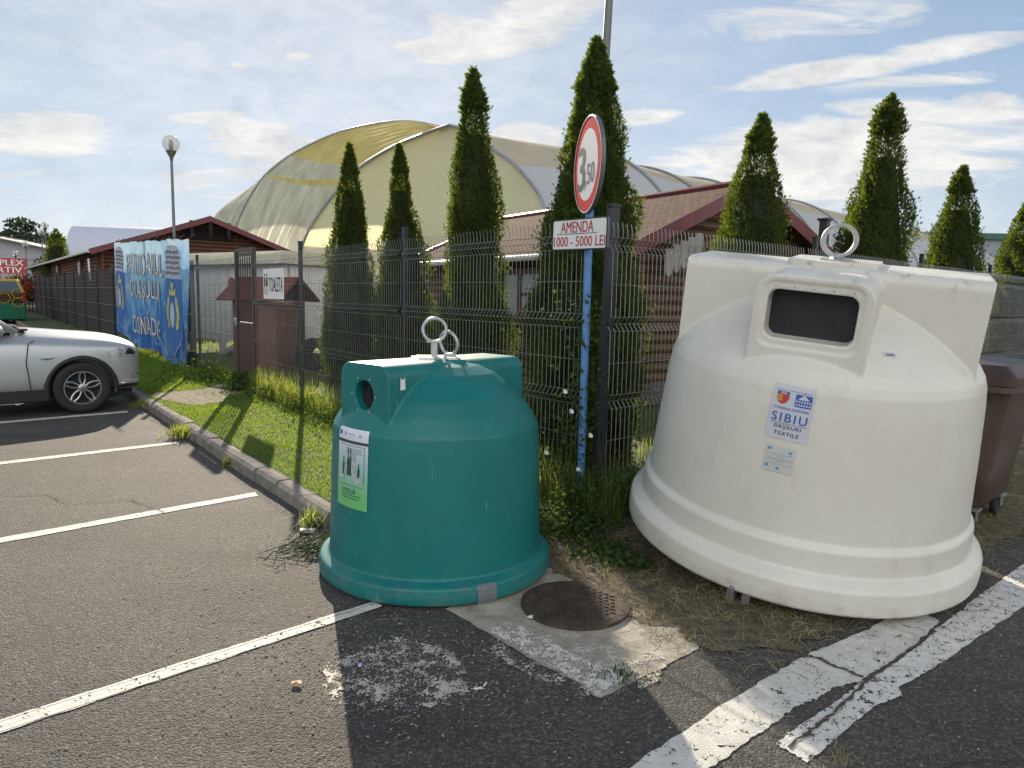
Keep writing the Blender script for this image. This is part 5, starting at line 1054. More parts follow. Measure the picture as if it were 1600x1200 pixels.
# local x along the right fence, local y back-left; near corner at origin
Lx, Ly = .98, 1.32
mb = MB(); vs = []; rings_ = [(.17, .17, .0), (.22, .13, .0), (.55, .09, .0), (.90, .045, 0), (1.08, .02, 0), (1.12, 0, 0)]
for z, ins, _ in rings_:
    for x, y in rrect(Lx-2*ins, Ly-2*ins, .10, 5): vs.append((x+Lx/2, y+Ly/2, z))
n = len(rrect(1, 1, .1, 5)); mb.add(vs, [(j*n+k, j*n+(k+1) % n, (j+1)*n+(k+1) % n, (j+1)*n+k) for j in range(len(rings_)-1) for k in range(n)]+[tuple(range(n-1, -1, -1))]); mb.build('body', M_brown, t, 50)
mb = MB(); mb.prism([(x+Lx/2, y+Ly/2) for x, y in rrect(Lx+.05, Ly+.05, .08, 4)], 1.09, 1.135); mb.build('rim', M_brown, t, 40)
mb = MB(); vs = []
for j, (z, ins) in enumerate(((1.14, 0), (1.20, .0), (1.28, .08), (1.31, .3))):
    for x, y in rrect(Lx+.07-2*ins, Ly+.07-2*ins, .07, 4): vs.append((x+Lx/2, y+Ly/2, z))
n = len(rrect(1, 1, .07, 4)); mb.add(vs, [(j*n+k, j*n+(k+1) % n, (j+1)*n+(k+1) % n, (j+1)*n+k) for j in range(3) for k in range(n)]+[tuple(range(3*n, 4*n))]); mb.build('lid', M_brownlid, t, 30)
for y in (.25, .55, .85, 1.1): mb = MB(); mb.lathe([(.012, 0), (.012, .01), (0, .012)], 8, mtx=Matrix.Translation((-.036, y, 1.17)) @ Matrix.Rotation(R(-90), 4, 'Y')); mb.build('rivet', M_galv, t)
mb = MB(); mb.box((-.03, .42, 1.01), (.06, .62, .035)); mb.box((-.03, .42, 1.05), (.04, .10, .10)); mb.box((-.03, .92, 1.03), (.05, .26, .08)); mb.build('lift_rail', mat('dark_rail', (.03, .03, .035), .5), t)
for x, y in ((.18, .20), (Lx-.18, .20), (.18, Ly-.22), (Lx-.18, Ly-.22)):
    mb = MB(); mb.lathe([(.085, -.022), (.09, -.015), (.09, .015), (.085, .022)], 20, mtx=Matrix.Translation((x, y, .085)) @ Matrix.Rotation(R(90), 4, 'X')); w = mb.build('wheel', M_rubber, t, 40)
    mb = MB(); mb.box((x, y, .17), (.11, .11, .015)); mb.box((x, y-.034, .125), (.04, .008, .09)); mb.box((x, y+.034, .125), (.04, .008, .09)); mb.build('caster_fork', M_galv, w)

# ================================================================== CAR
d_ = math.atan2(.675, .738)
CAR = thing('parked_car', 'silver SUV parked nose to the kerb at the left edge', 'car', (-6.13, 9.66, 0), d_); CAR.scale = (.9, .9, .9)
M_carp = mat('silver_paint', (.48, .495, .50), .32, .5, var=.01, coat=.6); M_clad = mat('black_cladding', (.014, .014, .015), .6); M_cglass = mat('car_glass', (.012, .016, .02), .04, spec=.9, coat=.5)
M_rim = mat('alloy', (.42, .43, .45), .28, .85, var=.02); M_lamp = mat('headlamp_lens', (.10, .11, .12), .05, spec=1, coat=1, cscale=30, col2=(.45, .47, .48))
St = [(.83, .36, .62, .84, .91, .40), (.81, .30, .73, .88, .96, .40), (.73, .27, .82, .93, 1.00, .36), (.58, .27, .89, .98, 1.06, .34), (.35, .27, .93, 1.0, 1.105, .33), (0, .28, .945, 1.02, 1.13, .32), (-.40, .28, .945, 1.04, 1.17, .31), (-.78, .28, .94, 1.06, 1.20, .30),
      (-1.3, .28, .94, 1.06, 1.16, .3), (-2.0, .28, .94, 1.08, 1.17, .3), (-2.8, .29, .94, 1.10, 1.18, .3), (-3.25, .32, .92, 1.10, 1.16, .3), (-3.55, .38, .84, 1.05, 1.08, .32), (-3.64, .45, .74, .95, .98, .38)]
mb = MB(); vs = []; 
for x, zl, w, sh_, tp, _ in St:
    row = [(w*.90, zl), (w*.985, zl+.10), (w, zl+.28), (w*.995, .5*(zl+.28+sh_)), (w*.975, sh_-.07), (w*.93, sh_), (w*.80, sh_*.3+tp*.7), (w*.45, tp+.01), (0, tp+.03)]
    full = [(-y, z) for y, z in row]+[(y, z) for y, z in reversed(row[:-1])]+[(0, zl)]
    vs += [(x, y, z) for y, z in full]
nr = len(vs)//len(St); fs = [(j*nr+k, (j+1)*nr+k, (j+1)*nr+(k+1) % nr, j*nr+(k+1) % nr) for j in range(len(St)-1) for k in range(nr)]; fs += [tuple(range(nr)), tuple(range((len(St)-1)*nr+nr-1, (len(St)-1)*nr-1, -1))]
fs = [tuple(reversed(f)) for f in fs]
mb.add(vs, fs); tb = mb.build('tmp', M_carp); ss = tb.modifiers.new('s', 'SUBSURF'); ss.levels = 3; ss.render_levels = 3
me_ = evaluated(tb); bpy.data.objects.remove(tb); tb = link('tmp', me_)
cuts = []
for wx in (0, -2.80):
    for s_ in (-1, 1):
        cm = MB(); cm.lathe([(.415, -.30), (.415, .30)], 40, mtx=Matrix.Translation((wx, s_*.93, .36)) @ Matrix.Rotation(R(90), 4, 'X')); cuts.append(cm.build('cut', M_black))
cm = MB(); cm.box((-1.9, 0, .1), (8, 3, .42)); 
for c_ in cuts: md = tb.modifiers.new('b', 'BOOLEAN'); md.object = c_; md.operation = 'DIFFERENCE'; md.solver = 'EXACT'
me_ = evaluated(tb); bpy.data.objects.remove(tb); [bpy.data.objects.remove(c_) for c_ in cuts]
me_.materials.clear(); me_.materials.append(M_carp); me_.name = 'body'; link('body', me_, CAR, 35); cbvh = BVHTree.FromPolygons([v.co.copy() for v in me_.vertices], [tuple(p.vertices) for p in me_.polygons])
# greenhouse
G_ = [(-.72, .84, 1.13), (-3.5, .80, 1.16)]
mb = MB(); gv = [(-.76, -.82, 1.17), (-1.50, -.67, 1.65), (-2.9, -.67, 1.67), (-3.55, -.72, 1.14), (-.76, .82, 1.17), (-1.50, .67, 1.65), (-2.9, .67, 1.67), (-3.55, .72, 1.14)]
mb.add(gv, [(0, 1, 2, 3), (7, 6, 5, 4), (0, 4, 5, 1), (3, 2, 6, 7), (1, 5, 6, 2), (0, 3, 7, 4)]); mb.build('windows', M_cglass, CAR)
mb = MB()
for s_ in (-1, 1):
    mb = MB(); mb.tube([(-.74, s_*.83, 1.16), (-1.13, s_*.76, 1.46), (-1.52, s_*.675, 1.67), (-2.2, s_*.665, 1.71), (-2.9, s_*.67, 1.69), (-3.55, s_*.73, 1.16)], [.045, .038, .04, .04, .045, .06], 8)
    mb.tube([(-1.85, s_*.86, 1.13), (-1.85, s_*.67, 1.69)], .035, 6); mb.build('roof_pillars', M_carp, CAR, True)
mb = MB(); mb.add([(-1.46, -.67, 1.69), (-1.46, .67, 1.69), (-2.2, .69, 1.745), (-2.9, .67, 1.72), (-2.9, -.67, 1.72), (-2.2, -.69, 1.745)], [(0, 1, 2, 5), (5, 2, 3, 4)]); mb.build('roof', M_carp, CAR)
for s_ in (-1, 1):
    # mirror
    mb = MB(); vs = []; 
    for b in np.linspace(-PI/2, PI/2, 9):
        for a in np.linspace(0, 2*PI, 14, endpoint=False): vs.append((-1.0+.085*math.sin(b)+.02, s_*(1.02)+.125*math.cos(b)*math.cos(a), 1.20+.085*math.cos(b)*math.sin(a)))
    mb.add(vs, [(j*14+i_, j*14+(i_+1) % 14, (j+1)*14+(i_+1) % 14, (j+1)*14+i_) for j in range(8) for i_ in range(14)]); mr = mb.build('mirror', M_carp, CAR, True); mb = MB(); mb.box((-1.0, s_*.92, 1.13), (.08, .16, .04)); mb.build('mirror_arm', M_clad, mr)
    for wx in (0, -2.8):
        w = thing('wheel', None, None, (wx, s_*.84, .37)); w.parent = CAR
        mb = MB(); mb.lathe([(.235, -.10), (.26, -.115), (.33, -.12), (.362, -.10), (.37, -.05), (.37, .05), (.362, .10), (.33, .12), (.26, .115), (.235, .10)], 48, close=False, mtx=Matrix.Rotation(R(90), 4, 'X')); mb.build('tyre', M_rubber, w, 50)
        o_ = s_; mb = MB(); mb.lathe([(.240, .10), (.240, .112), (.226, .112), (.22, .08), (.215, -.05)], 48, close=False, mtx=Matrix.Rotation(R(90*-s_), 4, 'X'))
        mb.lathe([(.055, .07), (.055, .098), (.04, .104), (.0, .104)], 20, close=False, mtx=Matrix.Rotation(R(90*-s_), 4, 'X'))
        for k in range(5):
            a = 2*PI*k/5+.3
            for sg in (-1, 1):
                pts = []
                for rr, off_ in ((.045, .012), (.10, .034), (.16, .038), (.228, .020)): pts.append((rr*math.cos(a)-sg*off_*math.sin(a), s_*(.085+.012*(rr > .2)), rr*math.sin(a)+sg*off_*math.cos(a)))
                mb.tube(pts, [.016, .014, .015, .020], 6)
        mb.build('rim', M_rim, w, 40)
        mb = MB(); mb.lathe([(.0, .03), (.235, .03), (.235, -.06)], 40, close=False, mtx=Matrix.Rotation(R(90*-s_), 4, 'X')); mb.build('brake_disc', mat('brake_dark', (.015, .015, .016), .7, .3), w)
        # arch trim
        mb = MB(); vs = []; n = 28; a0_, a1_ = R(-12), R(192)
        for k in range(n+1):
            a = a0_+(a1_-a0_)*k/n
            for (rr, yy) in ((.412, .90), (.412, .957), (.455, .955), (.475, .93)): vs.append((wx+rr*math.cos(a), s_*yy*(1 if abs(wx+rr*math.cos(a)) < .3 or wx < -1 else (1-.06*max(0, wx+rr*math.cos(a)-.25)*2)), .36+rr*math.sin(a)))
        mb.add(vs, [(k*4+j, k*4+j+1, (k+1)*4+j+1, (k+1)*4+j) for k in range(n) for j in range(3)]); mb.build('arch_trim', M_clad, CAR, True)
    mb = MB(); mb.box((-1.4, s_*.90, .30), (1.95, .12, .15)); mb.build('sill', M_clad, CAR)
    # headlight and bumper openings follow the body surface
    dcar = Vector((-.62, -s_*.78, 0)).normalized(); hax = Vector((.78, -s_*.62, 0)).normalized()
    def onbody(u, z, off):
        o_ = Vector((.60, s_*.80, z))+hax*u-dcar*2; hit, _, _, _ = cbvh.ray_cast(o_, dcar); return (hit if hit else o_+dcar*2)-dcar*off
    def patch(z0f, z1f, u0, u1, off, nu=14, nv=6):
        mb = MB(); vs = [onbody(u0+(u1-u0)*i_/nu, z0f(i_/nu)+(z1f(i_/nu)-z0f(i_/nu))*j/nv, off) for i_ in range(nu+1) for j in range(nv+1)]
        mb.add(vs, [(i_*(nv+1)+j, (i_+1)*(nv+1)+j, (i_+1)*(nv+1)+j+1, i_*(nv+1)+j+1) for i_ in range(nu) for j in range(nv)]); return mb
    patch(lambda u: .80+.0*u, lambda u: .83+.12*math.sin(PI*min(1, .12+u*.62))-.02*u, -.27, .20, .010).build('headlight', M_lamp, CAR, True)
    patch(lambda u: .825, lambda u: .865+.05*math.sin(PI*u), -.05, .10, .014, 8, 4).build('headlight_reflector', mat('lamp_inner', (.05, .05, .055), .2, .6), CAR, True)
    patch(lambda u: .46, lambda u: .54, .02, .16, .008, 6, 3).build('fog_light', M_lamp, CAR, True)
    patch(lambda u: .28, lambda u: .36+.04*u, -.22, .22, .006, 12, 3).build('bumper_cladding', M_clad, CAR, True)
    mb = MB(); mb.tube([(-.62, s_*.955, .35), (-.66, s_*.955, .75), (-.62, s_*.93, 1.02), (-.55, s_*.90, 1.06)], .006, 5); mb.tube([(-1.85, s_*.957, .36), (-1.86, s_*.955, .75), (-1.84, s_*.92, 1.08)], .006, 5); mb.build('door_gap', M_black, CAR)
    mb = MB(); mb.tube([(-.32, s_*.952, .82), (-.40, s_*.955, .80), (-.50, s_*.955, .81)], [.004, .012, .004], 6); mb.build('side_repeater', M_rim, CAR)
    mb = MB(); mb.box((-1.65, s_*.965, .93), (.20, .035, .035)); mb.build('door_handle', M_carp, CAR)
    mb = MB(); mb.tube([tuple(onbody(u, .40-.03*abs(u), -.005)) for u in (-.12, -.02, .08, .18)], .022, 8); mb.build('bumper_trim', M_rim, CAR, True)
mb = MB(); mb.box((.66, 0, .27), (.16, 1.1, .12)); mb.box((.05, 0, .24), (1.2, 1.3, .12)); mb.box((-1.5, 0, .25), (4.0, 1.5, .14)); mb.build('underbody', M_clad, CAR)
for s_ in (-1, 1): mb = MB(); mb.box((.815, s_*.16, .66), (.03, .24, .16)); mb.build('grille', M_black, CAR)
mb = MB(); mb.tube([(-.66, -.55, 1.21), (-.80, .1, 1.24)], .012, 6); mb.build('wiper', M_clad, CAR); mb = MB(); mb.tube([(-.62, -.15, 1.21), (-.78, .5, 1.24)], .012, 6); mb.build('wiper', M_clad, CAR); mb = MB(); mb.box((-.64, 0, 1.20), (.10, 1.45, .03)); mb.build('cowl', M_clad, CAR)

# ================================================================== GRASS, CLIPPINGS, WEEDS
def kline(X, Y): return (X-(-1.25))*(-NL.x)+(Y-4.68)*(-NL.y)         # distance from the kerb face to the lawn side
def behind_left(X, Y): return (X-P0.x)*(-NL.x)+(Y-P0.y)*(-NL.y)
def behind_right(X, Y): return (X-P0.x)*(-NR.x)+(Y-P0.y)*(-NR.y)
def in_poly(X, Y, poly):
    ins = np.zeros(X.shape, bool); j = len(poly)-1
    for i_ in range(len(poly)):
        xi, yi = poly[i_]; xj, yj = poly[j]; c_ = ((yi > Y) != (yj > Y)) & (X < (xj-xi)*(Y-yi)/(yj-yi+1e-12)+xi); ins ^= c_; j = i_
    return ins
def blades(name, X, Y, Z, h, w, m, label, cat, lean=.35, seed=1, bendz=.35):
    r_ = np.random.default_rng(seed); n = len(X); az = r_.uniform(0, 2*PI, n); la = r_.uniform(0, 2*PI, n); ll = np.abs(r_.normal(0, lean, n))*h
    sx, sy = np.cos(az)*w/2, np.sin(az)*w/2; lx, ly = np.cos(la)*ll, np.sin(la)*ll; z1 = h*.55; z2 = h*np.clip(1-bendz*(ll/h)**2*2, .35, 1)
    V = np.stack([np.stack([X-sx, Y-sy, Z], 1), np.stack([X+sx, Y+sy, Z], 1), np.stack([X+sx*.8+lx*.35, Y+sy*.8+ly*.35, Z+z1], 1), np.stack([X-sx*.8+lx*.35, Y-sy*.8+ly*.35, Z+z1], 1), np.stack([X+lx+sx*.1, Y+ly+sy*.1, Z+z2], 1), np.stack([X+lx-sx*.1, Y+ly-sy*.1, Z+z2], 1)], 1).reshape(-1, 3)
    b = np.arange(n)*6; F1 = np.stack([b, b+1, b+2, b+3], 1); F2 = np.stack([b+3, b+2, b+4, b+5], 1)
    o = npmesh(name, V, np.concatenate([F1, F2]), m); return tag(o, label, cat, kind='stuff')
r_ = np.random.default_rng(21)
# lawn strip: sample along t with falling density
n = 95000; t_ = 26*r_.uniform(0, 1, n)**1.5-.1; wd = r_.uniform(.12, 1.75, n); k0v = np.array([-1.25, 4.68]); X = k0v[0]+EL.x*t_-NL.x*wd; Y = k0v[1]+EL.y*t_-NL.y*wd
pth = in_poly(X+.06*vnoise(X, Y, 15, 8), Y+.06*vnoise(X, Y, 17, 9), pp); ok = (~pth | (r_.uniform(0, 1, n) < .04)) & (behind_left(X, Y) < .02) & (np.hypot(X+.44, Y-4.13) > .72)
ok &= r_.uniform(0, 1, n) < .75+.35*vnoise(X, Y, 5, 4)
X, Y = X[ok], Y[ok]; dist_ = np.hypot(X, Y); blades('lawn_grass', X, Y, np.full(len(X), LZ), (.022+.02*r_.uniform(0, 1, len(X)))*(1+.8*np.clip(vnoise(X, Y, 4, 6), 0, 1)), .0045*np.clip(dist_/6, 1, 2.5), M_blade, 'short sunlit mown grass between the kerb and the fence', 'grass', .6, 2)
# taller grass along the fence foot and behind it
n = 70000; X = r_.uniform(-14, 12, n); Y = r_.uniform(4.5, 24, n); bl_ = behind_left(X, Y); br_ = behind_right(X, Y); ok = (bl_ > -.22) & (br_ > -.1) & (np.hypot(X, Y) < 26)
ok &= r_.uniform(0, 1, n) < np.clip(9/np.hypot(X, Y), .25, 1)
cth = Vector((math.cos(.5957), math.sin(.5957))); lx = (X-1.74)*cth.x+(Y-10.5)*cth.y; ly = -(X-1.74)*cth.y+(Y-10.5)*cth.x; ok &= ~((lx > -.05) & (lx < 4.5) & (ly > -.05) & (ly < 6.7))
X, Y = X[ok], Y[ok]; nearf = (np.abs(behind_left(X, Y)) < .25) | (np.abs(behind_right(X, Y)) < .2)
h = np.where(nearf, .10+.22*r_.uniform(0, 1, len(X))**2, .07+.09*r_.uniform(0, 1, len(X)))
blades('tall_grass', X, Y, np.full(len(X), LZ-.01), h, .008*np.clip(np.hypot(X, Y)/8, .8, 2), M_blade_t, 'taller yellow green grass at the foot of the fence and beyond it', 'grass', .35, 3)
n = 9000; s_ = r_.uniform(-.3, 9.5, n); X = P0.x+EL.x*s_+NL.x*np.abs(r_.normal(0, .12, n)); Y = P0.y+EL.y*s_+NL.y*np.abs(r_.normal(0, .12, n)); gate_ = (s_ > 7.3) & (s_ < 8.4); X, Y = X[~gate_], Y[~gate_]; s2_ = r_.uniform(.1, 8, 5000); X = np.r_[X, P0.x+ER.x*s2_+NR.x*np.abs(r_.normal(0, .10, 5000))]; Y = np.r_[Y, P0.y+ER.y*s2_+NR.y*np.abs(r_.normal(0, .10, 5000))]
blades('fence_grass', X, Y, np.full(len(X), .08), .12+.38*r_.uniform(0, 1, len(X))**3, .006, M_blade_t, 'ragged tall grass growing through the foot of the wire fence', 'grass', .3, 4)
# dry clippings on the soil bed
def strands(name, X, Y, Z, L_, w, m, label, cat, seed, lift=.02):
    r_ = np.random.default_rng(seed); n = len(X); a = r_.uniform(0, 2*PI, n); cv = r_.normal(0, .9, n); seg = 4; pts = []; x, y = X.copy(), Y.copy(); ang_ = a.copy(); zz = Z.copy(); up_ = np.abs(r_.normal(0, lift, n))
    Vv = []
    for k in range(seg+1):
        px, py = -np.sin(ang_)*w/2, np.cos(ang_)*w/2; z_ = Z+.004+up_*math.sin(PI*k/seg)
        Vv += [np.stack([x-px, y-py, z_], 1), np.stack([x+px, y+py, z_+.001], 1)]
        x = x+np.cos(ang_)*L_/seg; y = y+np.sin(ang_)*L_/seg; ang_ = ang_+cv/seg
    V = np.stack(Vv, 1).reshape(-1, 3); b = np.arange(n)*(2*(seg+1)); F_q = np.concatenate([np.stack([b+2*k, b+2*k+1, b+2*k+3, b+2*k+2], 1) for k in range(seg)])
    return tag(npmesh(name, V, F_q, m), label, cat, kind='stuff')
n = 90000; X = r_.uniform(-1.5, 7.5, n); Y = r_.uniform(2.8, 9.5, n); fd = front_dist(X, Y); ok = (fd > -.25*r_.uniform(0, 1, n)**2+.12*vnoise(X, Y, 12, 5)) & (behind_right(X, Y) < .3) & ((behind_left(X, Y) < .2) | (X > P0.x)) & ~((X < -.2) & (Y > 5))
ok &= (np.hypot(X+.44, Y-4.13) > .69) & (r_.uniform(0, 1, n) < np.clip(.45+fd*1.2+.35*vnoise(X, Y, 9, 6), .05, 1)) & ((np.hypot(X-.355, Y-3.53) > .27*r_.uniform(0, 1, n)) | (X > .40))
X, Y = X[ok], Y[ok]; strands('grass_clippings', X, Y, soil_h(X, Y)*(front_dist(X, Y) > 0), r_.uniform(.03, .15, len(X)), .0022, M_hay, 'dry tangled grass clippings on the soil around the bins', 'dry grass', 7)
n = 420; X = r_.uniform(-.9, 2.8, n); Y = r_.uniform(2.1, 4.0, n); ok = np.hypot(X+.44, Y-4.13) > .70; X, Y = X[ok], Y[ok]; strands('loose_straw', X, Y, np.zeros(len(X))+.004, r_.uniform(.02, .10, len(X)), .002, M_hay, 'scattered dry straws lying on the asphalt', 'straw', 8, .006)
# small green blades in the bed
n = 5200; X = r_.uniform(.2, 6, n); Y = r_.uniform(3.0, 8, n); fd = front_dist(X, Y); ok = (fd > .02) & (behind_right(X, Y) < .15) & (r_.uniform(0, 1, n) < .25+.7*vnoise(X, Y, 7, 11)); X, Y = X[ok], Y[ok]; blades('sparse_grass', X, Y, soil_h(X, Y), .02+.05*r_.uniform(0, 1, len(X)), .005, M_blade, 'sparse green grass sprouting from the soil bed', 'grass', .8, 5)
# leaves
def leaves(mbP, r_, n, cx, cy, cz, rx, ry, rz, size, name, m, parent=None, up=.3):
    P = np.stack([r_.normal(cx, rx, n), r_.normal(cy, ry, n), np.abs(r_.normal(0, rz, n))+cz], 1); a = r_.normal(0, 1, (n, 3)); a[:, 2] = a[:, 2]*.4+up; a /= np.linalg.norm(a, axis=1, keepdims=True); b = np.cross(a, r_.normal(0, 1, (n, 3))); b /= np.linalg.norm(b, axis=1, keepdims=True); s = size*r_.uniform(.5, 1.3, (n, 1)); nn = np.cross(a, b)
    V = np.stack([P, P+a*s*.45+b*s*.32, P+a*s, P+a*s*.45-b*s*.32], 1).reshape(-1, 3); V[2::4] -= np.array([0, 0, .2])*size
    return npmesh(name, V, np.arange(n*4).reshape(-1, 4), m, parent)
def weed_patch(name, label, cat, spots, n, size, seed):
    r_ = np.random.default_rng(seed); Ps = []
    Vs = []
    for (x, y, rx, ry, hz) in spots:
        k = n//len(spots); P = np.stack([r_.normal(x, rx, k), r_.normal(y, ry, k), soil_h(r_.normal(x, .01, k), r_.normal(y, .01, k))+hz*r_.uniform(0, 1, k)**1.6], 1); a = r_.normal(0, 1, (k, 3)); a[:, 2] = a[:, 2]*.5+.25; a /= np.linalg.norm(a, axis=1, keepdims=True); b = np.cross(a, r_.normal(0, 1, (k, 3))); b /= np.linalg.norm(b, axis=1, keepdims=True); s = size*r_.uniform(.5, 1.3, (k, 1))
        V = np.stack([P, P+a*s*.45+b*s*.30, P+a*s+np.array([0, 0, -.15])*s, P+a*s*.45-b*s*.30], 1); d1 = np.hypot(P[:, 0]+.44, P[:, 1]-4.13); d2 = np.hypot(P[:, 0]-1.79, P[:, 1]-4.35); Vs.append(V[(d1 > .70) & (d2 > .98)].reshape(-1, 3))
    V = np.concatenate(Vs); return tag(npmesh(name, V, np.arange(len(V)).reshape(-1, 4), M_weed), label, cat, kind='stuff')
weed_patch('ground_weeds', 'leafy dark green weeds crowding between the two big bins below the fence', 'weeds', [(.45, 4.75, .10, .08, .30), (.30, 4.60, .10, .10, .22), (.62, 4.80, .10, .08, .34), (.52, 4.55, .10, .08, .14), (.80, 4.98, .12, .10, .30), (1.1, 5.15, .2, .14, .22), (.62, 4.25, .10, .08, .07), (.82, 4.1, .10, .06, .05), (1.5, 5.5, .4, .2, .2)], 3900, .042, 41)
weed_patch('fence_weeds', 'low leafy weeds scattered along the lawn side of the fence', 'weeds', [(-2.6, 9.0, .18, .2, .18), (-3.35, 10.0, .18, .25, .2), (-2.0, 8.2, .25, .3, .2), (-4.2, 10.7, .15, .1, .28), (-1.2, 7.1, .2, .3, .22), (-.6, 6.3, .2, .3, .22), (-5.2, 12.0, .3, .35, .35)], 4200, .06, 42)
# bindweed with white flowers on the sign post
BWD = thing('bindweed', 'bindweed climbing the blue sign post with small white flowers', 'climbing plant', (.50, 4.98, .08)); rr = random.Random(3)
mb = MB()
for k in range(9):
    ph = rr.uniform(0, 6); hgt = rr.uniform(.8, 1.75) if k < 4 else rr.uniform(.3, .9); ox = rr.uniform(-.22, .16) if k > 1 else 0
    mb.tube([(ox*(1-.3*j/14)+.05*math.sin(j*1.1+ph), .03+.04*math.cos(j*1.1+ph), hgt*j/14) for j in range(15)], .003, 4)
mb.build('stems', M_weed, BWD)
r2 = np.random.default_rng(9); n = 900; P = np.stack([r2.normal(0, .10, n), r2.normal(.03, .05, n), 1.6*r2.uniform(0, 1, n)**1.8], 1); a = r2.normal(0, 1, (n, 3)); a /= np.linalg.norm(a, axis=1, keepdims=True); b = np.cross(a, r2.normal(0, 1, (n, 3))); b /= np.linalg.norm(b, axis=1, keepdims=True); s = .036*r2.uniform(.5, 1.3, (n, 1))
npmesh('leaves', np.stack([P, P+a*s*.3+b*s*.4, P+a*s, P+a*s*.3-b*s*.4], 1).reshape(-1, 3), np.arange(n*4).reshape(-1, 4), M_weed, BWD)
for x, z in ((-.14, .86), (-.09, .72), (-.03, .30), (-.26, .42), (.05, .55)):
    mb = MB(); mb.lathe([(.003, 0), (.006, .015), (.020, .03)], 10, close=False, mtx=Matrix.Rotation(R(50), 4, 'X') @ Matrix.Rotation(R(30), 4, 'Y')); mb.build('flower', M_white_p, BWD, True, (x, -.05, z))
def tuft(name, label, cat, x, y, z, n, h, spread, m, seed, w=.006):
    r_ = np.random.default_rng(seed); X = r_.normal(0, spread, n); Y = r_.normal(0, spread, n); o = blades(name, X, Y, np.zeros(n), h*r_.uniform(.4, 1, n), w, m, label, cat, .6, seed); del o['kind']; o.location = (x, y, z); return o
tuft('grass_tuft', 'green grass tuft at the near end of the kerb beside the teal bin', 'weed', -1.37, 4.74, .0, 90, .20, .035, M_blade_t, 51)
tuft('grass_tuft', 'small green weed at the front tip of the concrete slab', 'weed', .50, 2.83, .005, 90, .035, .05, M_weed, 52, .006)
tuft('grass_tuft', 'yellow grass tuft at the tip of the double white marking', 'weed', 1.18, 2.30, .005, 26, .10, .02, M_hay, 53, .004)
tuft('grass_tuft', 'leafy weed tuft growing over the kerb near the footpath', 'weed', -3.62, 7.60, .02, 240, .17, .07, M_blade_t, 54, .008)
tuft('grass_tuft', 'little weed at the kerb foot between two parking lines', 'weed', -2.6, 6.38, .0, 90, .13, .03, M_blade_t, 55)
tuft('grass_tuft', 'weed clump on the kerb right behind the parked car', 'weed', -5.0, 9.42, .05, 200, .12, .1, M_blade_t, 56)
# uprooted weeds lying beside the teal bin
mb = MB(); rr = random.Random(8)
for k in range(70):
    x = rr.gauss(-1.30, .09); y = rr.gauss(4.25, .12); a = rr.uniform(-.3, 1.3); l = rr.uniform(.08, .3); mb.tube([(x, y, .012), (x+l*.5*math.cos(a), y+l*.5*math.sin(a), rr.uniform(.02, .06)), (x+l*math.cos(a+.4), y+l*math.sin(a+.4), rr.uniform(.01, .06))], .003, 4)
tag(mb.build('cut_weeds', M_weed), 'heap of pulled up weeds lying left of the teal bin', 'cut weeds', kind='stuff')
# litter
def scrap(name, label, cat, x, y, w, h, m, rz=0, z=.012, seed=0):
    rr = random.Random(seed); mb = MB(); n = 7; pts = [(w/2*math.cos(2*PI*k/n)*rr.uniform(.7, 1.1), h/2*math.sin(2*PI*k/n)*rr.uniform(.7, 1.1)) for k in range(n)]
    mb.add([(px, py, rr.uniform(.0, .012)) for px, py in pts]+[(0, 0, .012)], [(k, (k+1) % n, n) for k in range(n)]); o = mb.build(name, m, loc=(x, y, z)); o.rotation_euler = (0, 0, rz); return tag(o, label, cat)
M_litter = mat('litter_white', (.55, .55, .55), .6)
scrap('paper_scrap', 'crumpled white paper lying by the end of the kerb', 'paper', -1.36, 4.60, .14, .12, mat('wet_paper', (.5, .49, .47), .7, cscale=30, col2=(.2, .2, .19)), 0, .01, 1)
scrap('foil_scrap', 'shiny crushed foil cap on the concrete slab edge by the manhole', 'litter', .12, 3.36, .05, .018, M_litter, .2, .012, 2)
scrap('foil_scrap', 'small green and white wrapper just in front of the teal bin', 'litter', -.52, 3.26, .035, .02, mat('foil', (.3, .42, .38), .3, .5), .1, .008, 3)
scrap('plastic_scrap', 'pale blue plastic scrap on the shaded worn paint', 'litter', -.63, 2.87, .022, .03, mat('pale_blue', (.35, .38, .55), .5), 0, .008, 4)
scrap('dry_leaf', 'yellow leaf on the lit parking line left of the teal bin', 'leaf', -.93, 3.30, .035, .02, mat('leaf_yellow', (.40, .28, .04), .6), .5, .008, 5)
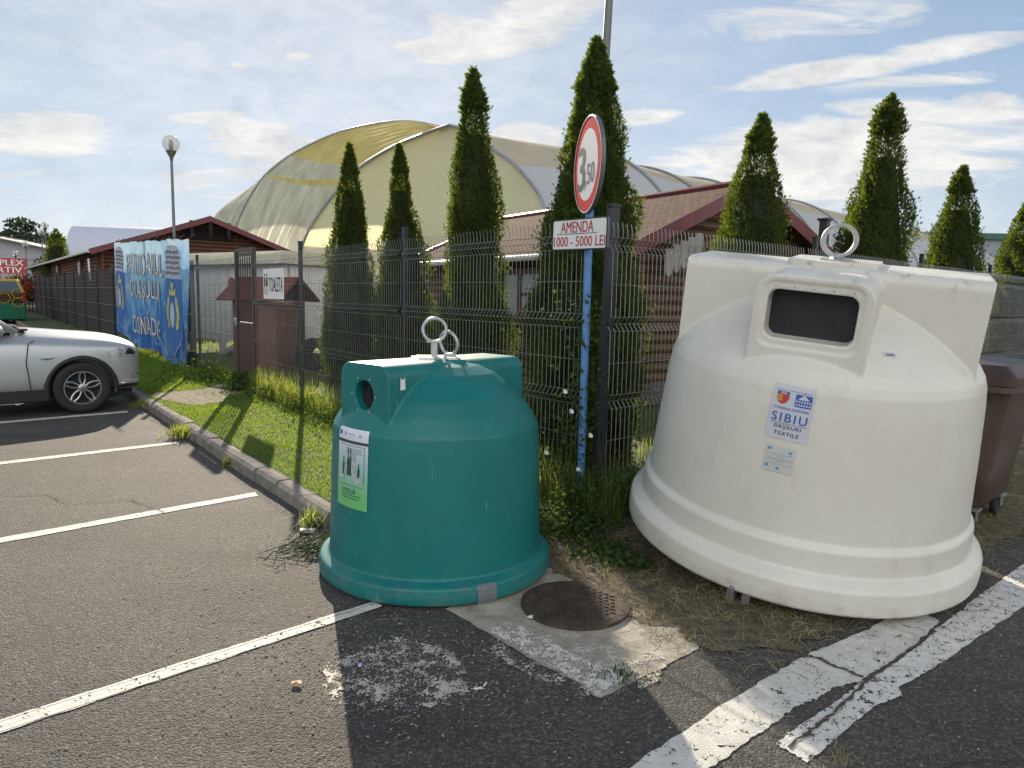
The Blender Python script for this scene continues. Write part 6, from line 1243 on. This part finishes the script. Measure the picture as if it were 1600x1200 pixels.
scrap('dry_leaf', 'brown curled leaf on the lit asphalt left of the shadow edge', 'leaf', -.86, 2.72, .05, .05, mat('leaf_brown', (.22, .11, .045), .6), .2, .008, 6)
for k, (x, y, a, lab) in enumerate(((-.13, 2.71, .2, 'cigarette butt at the right edge of the worn paint patch'), (-.09, 2.735, 1.2, 'short cigarette butt just behind the other on the worn paint'), (-1.0, 3.36, .4, 'orange tipped butt lying beside the yellow leaf'))):
    mb = MB(); mb.tube([(0, 0, 0), (.035-.01*k, 0, 0)], .0045, 8); o = mb.build('cigarette_butt', M_litter if k < 2 else mat('butt_orange', (.40, .20, .13), .6), smooth=40, loc=(x, y, .010)); o.rotation_euler = (0, 0, a); tag(o, lab, 'cigarette butt', 'cigarette butts on the asphalt')
# loose grit, uncountable
r_ = np.random.default_rng(77); n = 1500; X = np.r_[r_.normal(-.5, .35, n//2), r_.uniform(-2.2, 2.5, n//2)]; Y = np.r_[r_.normal(2.85, .22, n//2), r_.uniform(2.2, 4.6, n//2)]; s = r_.uniform(.0015, .005, n)
base_ = np.array([(-1, -1, 0), (1, -1, 0), (1, 1, 0), (-1, 1, 0), (-.5, -.5, 1), (.5, -.5, 1), (.5, .5, 1), (-.5, .5, 1)]); th = r_.uniform(0, PI, n); c_, s_ = np.cos(th)[:, None], np.sin(th)[:, None]
bx = base_[None, :, 0]*c_-base_[None, :, 1]*s_; by = base_[None, :, 0]*s_+base_[None, :, 1]*c_; V = np.stack([X[:, None]+bx*s[:, None], Y[:, None]+by*s[:, None]*.7, .004+base_[None, :, 2]*s[:, None]*.8+0*bx], 2).reshape(-1, 3)
fq = np.array([(4, 5, 6, 7), (0, 1, 5, 4), (1, 2, 6, 5), (2, 3, 7, 6), (3, 0, 4, 7)]); tag(npmesh('loose_grit', V, (np.arange(n)[:, None, None]*8+fq[None]).reshape(-1, 4), mat('grit', (.12, .11, .10), .9, cscale=60, col2=(.42, .40, .36))), 'loose pale grit scattered on the asphalt in front of the bins', 'grit', kind='stuff')
